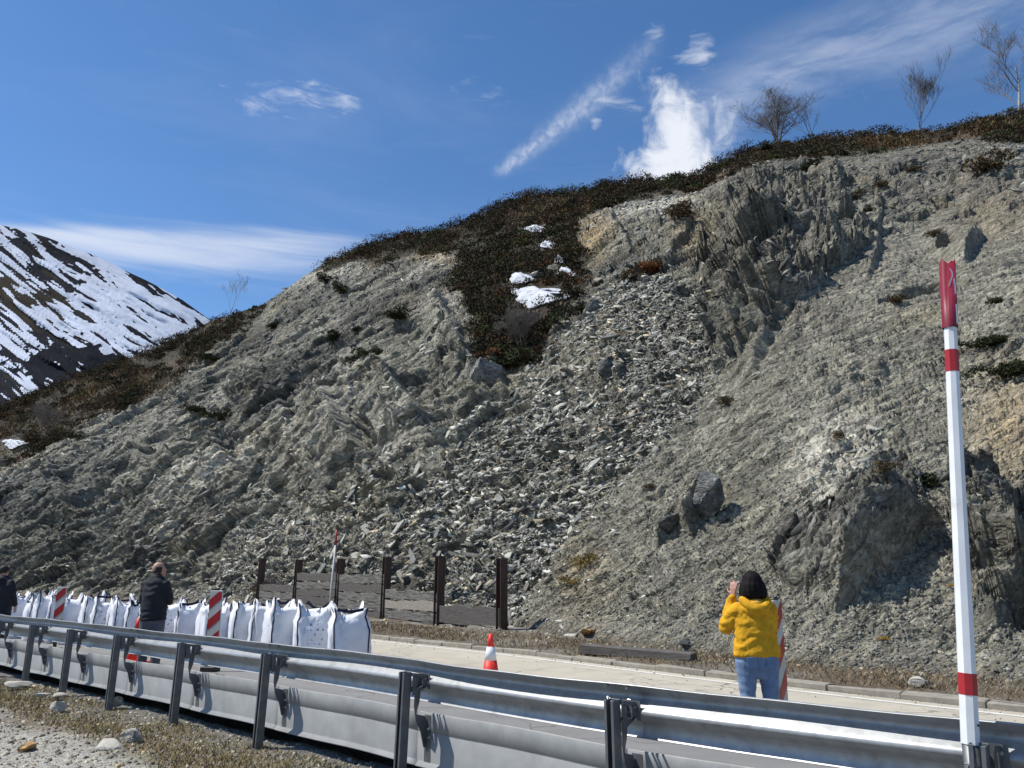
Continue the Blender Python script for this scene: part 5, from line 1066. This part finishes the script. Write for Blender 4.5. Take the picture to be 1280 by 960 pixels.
# hood lying on the back: a soft collar ring that droops behind
bm = bmesh.new(); pts = []
for i in range(15):
    t = math.pi*(.02+.96*i/14); pts.append(Vector((math.cos(t)*.125, -.045-math.sin(t)*.115, 1.335-.085*math.sin(t)**1.5)))
for i in range(14): capsule(bm, pts[i], pts[i+1], .036+.012*math.sin(math.pi*i/14), .036+.012*math.sin(math.pi*(i+1)/14), seg=12)
ellip(bm, (0, -.115, 1.235), (.125, .055, .065))
melt('hood', bm, .008, M_yel, wom, 4, lambda co: .006*fbm(co[:, 0]*18, co[:, 1]*18, co[:, 2]*18, 3, 410))
bm = bmesh.new(); ellip(bm, (0, -.085, 1.30), (.092, .06, .045)); melt('hood_lining', bm, .008, M_yeld, wom, 2, lambda co: .004*fbm(co[:, 0]*25, co[:, 1]*25, co[:, 2]*25, 2, 411))
def wr_j(co):
    x, y, z = co[:, 0], co[:, 1], co[:, 2]; return .004*np.sin(z*75+5*fbm(x*6, y*6, z*4, 2, 420)+x*20)*(sst(.62, .25, z)*.9+.25)+.004*fbm(x*14, y*14, z*14, 2, 421)
bm = bmesh.new(); loft(bm, [(0, 0, .60, .10, .09), (0, 0, .72, .195, .14), (0, -.01, .80, .205, .148), (0, 0, .88, .185, .13), (0, 0, .95, .165, .12)])
for sx in (-1, 1):
    capsule(bm, (sx*.105, -.005, .76), (sx*.108, .0, .48), .110, .078); capsule(bm, (sx*.108, 0, .48), (sx*.112, -.01, .09), .076, .058)
melt('jeans', bm, .009, M_jean, wom, 4, wr_j)
for sx in (-1, 1):
    bm = bmesh.new(); capsule(bm, (sx*.115, -.035, .045), (sx*.125, .14, .035), .042, .034); melt('shoe', bm, .008, M_white, wom, 3)
for sx in (-1, 1): MB().box((sx*.095, -.152, .76), (.105, .004, .10), Matrix.Rotation(sx*.06, 3, 'Y')).build('back_pocket', M_jean, wom, bevel=.002)
def wr_h(co):
    x, y, z = co[:, 0], co[:, 1], co[:, 2]; an = np.arctan2(x, -y); return .0025*np.sin(an*19+5*fbm(x*9, y*9, z*4, 3, 430))*sst(1.60, 1.45, z)+.0012*np.sin(an*53+6*fbm(x*9, y*9, z*4, 2, 431))+.006*fbm(x*11, y*11, z*7, 3, 432)
bm = bmesh.new(); ellip(bm, (0, -.012, HZ+.025), (.100, .112, .118)); loft(bm, [(0, -.035, 1.345, .105, .080), (0, -.03, 1.365, .132, .102), (0, -.025, 1.42, .136, .112), (0, -.02, 1.48, .118, .112), (0, -.015, 1.54, .085, .09)])
melt('hair', bm, .008, M_hair, wom, 5, wr_h)
bm = bmesh.new(); 
# --- man in the black jacket
mp_ = at(184, 13.4, 0); man = empty('person', mp_, -.25); tag(man, 'balding man in black jacket and grey trousers standing in front of the white bags', 'person')
bm = bmesh.new(); head(bm, (.02, .02, 1.625), 1.05, -.5, .18); capsule(bm, (0, -.01, 1.45), (.01, .0, 1.56), .062, .06)
loft(bm, [(0, 0, .88, .16, .11), (0, 0, 1.05, .16, .12), (0, 0, 1.25, .17, .12), (0, 0, 1.42, .16, .10), (0, 0, 1.48, .07, .07)])
for sx in (-1, 1):
    capsule(bm, (sx*.10, 0, .90), (sx*.12, .0, .49), .09, .058); capsule(bm, (sx*.12, 0, .49), (sx*.125, -.01, .09), .056, .04); capsule(bm, (sx*.125, -.03, .05), (sx*.14, .15, .035), .042, .035)
capsule(bm, (-.18, 0, 1.40), (-.235, .03, 1.13), .05, .042); capsule(bm, (-.235, .03, 1.13), (-.10, .20, 1.12), .042, .03); capsule(bm, (.18, 0, 1.40), (.235, .05, 1.14), .05, .042); capsule(bm, (.235, .05, 1.14), (.12, .19, 1.30), .042, .03)
hand(bm, (-.08, .21, 1.12), (.9, .2, .05), (0, -1, 0), 1.0, .5); hand(bm, (.11, .20, 1.32), (-.5, .2, .8), (-.6, .3, 0), 1.0, .5)
melt('body', bm, .010, M_skin, man, 3)
def wr_m(co): x, y, z = co[:, 0], co[:, 1], co[:, 2]; return .010*fbm(x*7, y*7, z*9, 3, 440)+.004*np.sin(z*48+6*fbm(x*5, y*5, z*5, 2, 441))
bm = bmesh.new(); loft(bm, [(0, 0, .83, .205, .14), (0, 0, .86, .222, .155), (0, 0, 1.0, .22, .155), (0, 0, 1.15, .215, .155), (0, 0, 1.3, .22, .15), (0, 0, 1.42, .215, .13), (0, 0, 1.48, .15, .11), (0, 0, 1.54, .085, .085)])
capsule(bm, (-.185, 0, 1.39), (-.245, .03, 1.13), .078, .066); capsule(bm, (-.245, .03, 1.13), (-.11, .19, 1.12), .064, .048); capsule(bm, (.185, 0, 1.39), (.245, .05, 1.14), .078, .066); capsule(bm, (.245, .05, 1.14), (.13, .18, 1.29), .064, .048); capsule(bm, (-.07, -.03, 1.53), (.07, -.03, 1.53), .05, .05)
melt('jacket', bm, .011, M_black, man, 4, wr_m)
bm = bmesh.new(); loft(bm, [(0, 0, .70, .11, .1), (0, 0, .82, .19, .13), (0, 0, .92, .185, .13), (0, 0, .97, .17, .12)])
for sx in (-1, 1): capsule(bm, (sx*.105, 0, .85), (sx*.12, 0, .49), .108, .085); capsule(bm, (sx*.12, 0, .49), (sx*.125, -.01, .07), .082, .070)
melt('trousers', bm, .011, M_grey, man, 3, lambda co: .006*fbm(co[:, 0]*9, co[:, 1]*9, co[:, 2]*9, 3, 450))
for sx in (-1, 1):
    bm = bmesh.new(); capsule(bm, (sx*.125, -.035, .05), (sx*.14, .17, .04), .048, .04); melt('shoe', bm, .010, M_shoe, man, 3)
bm = bmesh.new(); Rr = Matrix.Rotation(-.5, 3, 'Z')
for i in range(11):
    t = math.pi*(1.0+i/10); q = Vector((math.cos(t)*.078, math.sin(t)*.088-.005, 1.645-.0*i)); q = Rr @ Vector((q.x, q.y, 0))+Vector((.02, .02, q.z)); capsule(bm, q+Vector((0, 0, .02)), q+Vector((0, 0, -.055)), .017, .015, seg=8)
melt('hair', bm, .009, M_hairb, man, 3)
# --- person cut by the left frame edge
lp = at(-9, 16.6, 0); per = empty('person', lp, -.2); tag(per, 'person in a dark hooded jacket cut off by the left edge of the photo', 'person')
bm = bmesh.new(); head(bm, (-.03, .03, 1.60), 1.0, .2, .1); capsule(bm, (-.02, 0, 1.42), (-.02, 0, 1.53), .06, .055); loft(bm, [(0, 0, .85, .16, .11), (0, 0, 1.2, .16, .12), (0, 0, 1.40, .16, .10), (0, 0, 1.46, .07, .07)])
for sx in (-1, 1):
    capsule(bm, (sx*.10, 0, .88), (sx*.12, 0, .48), .09, .058); capsule(bm, (sx*.12, 0, .48), (sx*.12, 0, .09), .056, .04); capsule(bm, (sx*.12, -.03, .05), (sx*.13, .14, .035), .042, .035); capsule(bm, (sx*.18, 0, 1.38), (sx*.24, .03, 1.10), .05, .042); capsule(bm, (sx*.24, .03, 1.10), (sx*.20, .16, .95), .042, .03); hand(bm, (sx*.20, .165, .94), (0, .3, -1), (-sx, 0, 0), 1.0, .5)
melt('body', bm, .012, M_skin, per, 3)
bm = bmesh.new(); loft(bm, [(0, 0, .72, .24, .16), (0, 0, .9, .25, .17), (0, -.02, 1.15, .25, .18), (0, -.02, 1.32, .245, .16), (0, 0, 1.44, .17, .12), (-.01, 0, 1.52, .09, .09)])
for sx in (-1, 1): capsule(bm, (sx*.185, 0, 1.36), (sx*.255, .03, 1.10), .085, .07); capsule(bm, (sx*.255, .03, 1.10), (sx*.205, .155, .96), .068, .05)
ellip(bm, (-.02, -.09, 1.45), (.13, .09, .08)); melt('jacket', bm, .013, M_black, per, 4, wr_m)
bm = bmesh.new()
for sx in (-1, 1): capsule(bm, (sx*.105, 0, .82), (sx*.12, 0, .48), .11, .08); capsule(bm, (sx*.12, 0, .48), (sx*.12, 0, .07), .078, .065)
melt('trousers', bm, .013, M_shoe, per, 3)
bm = bmesh.new(); ellip(bm, (-.03, .01, 1.63), (.088, .10, .10)); melt('hair', bm, .010, M_hairb, per, 2)
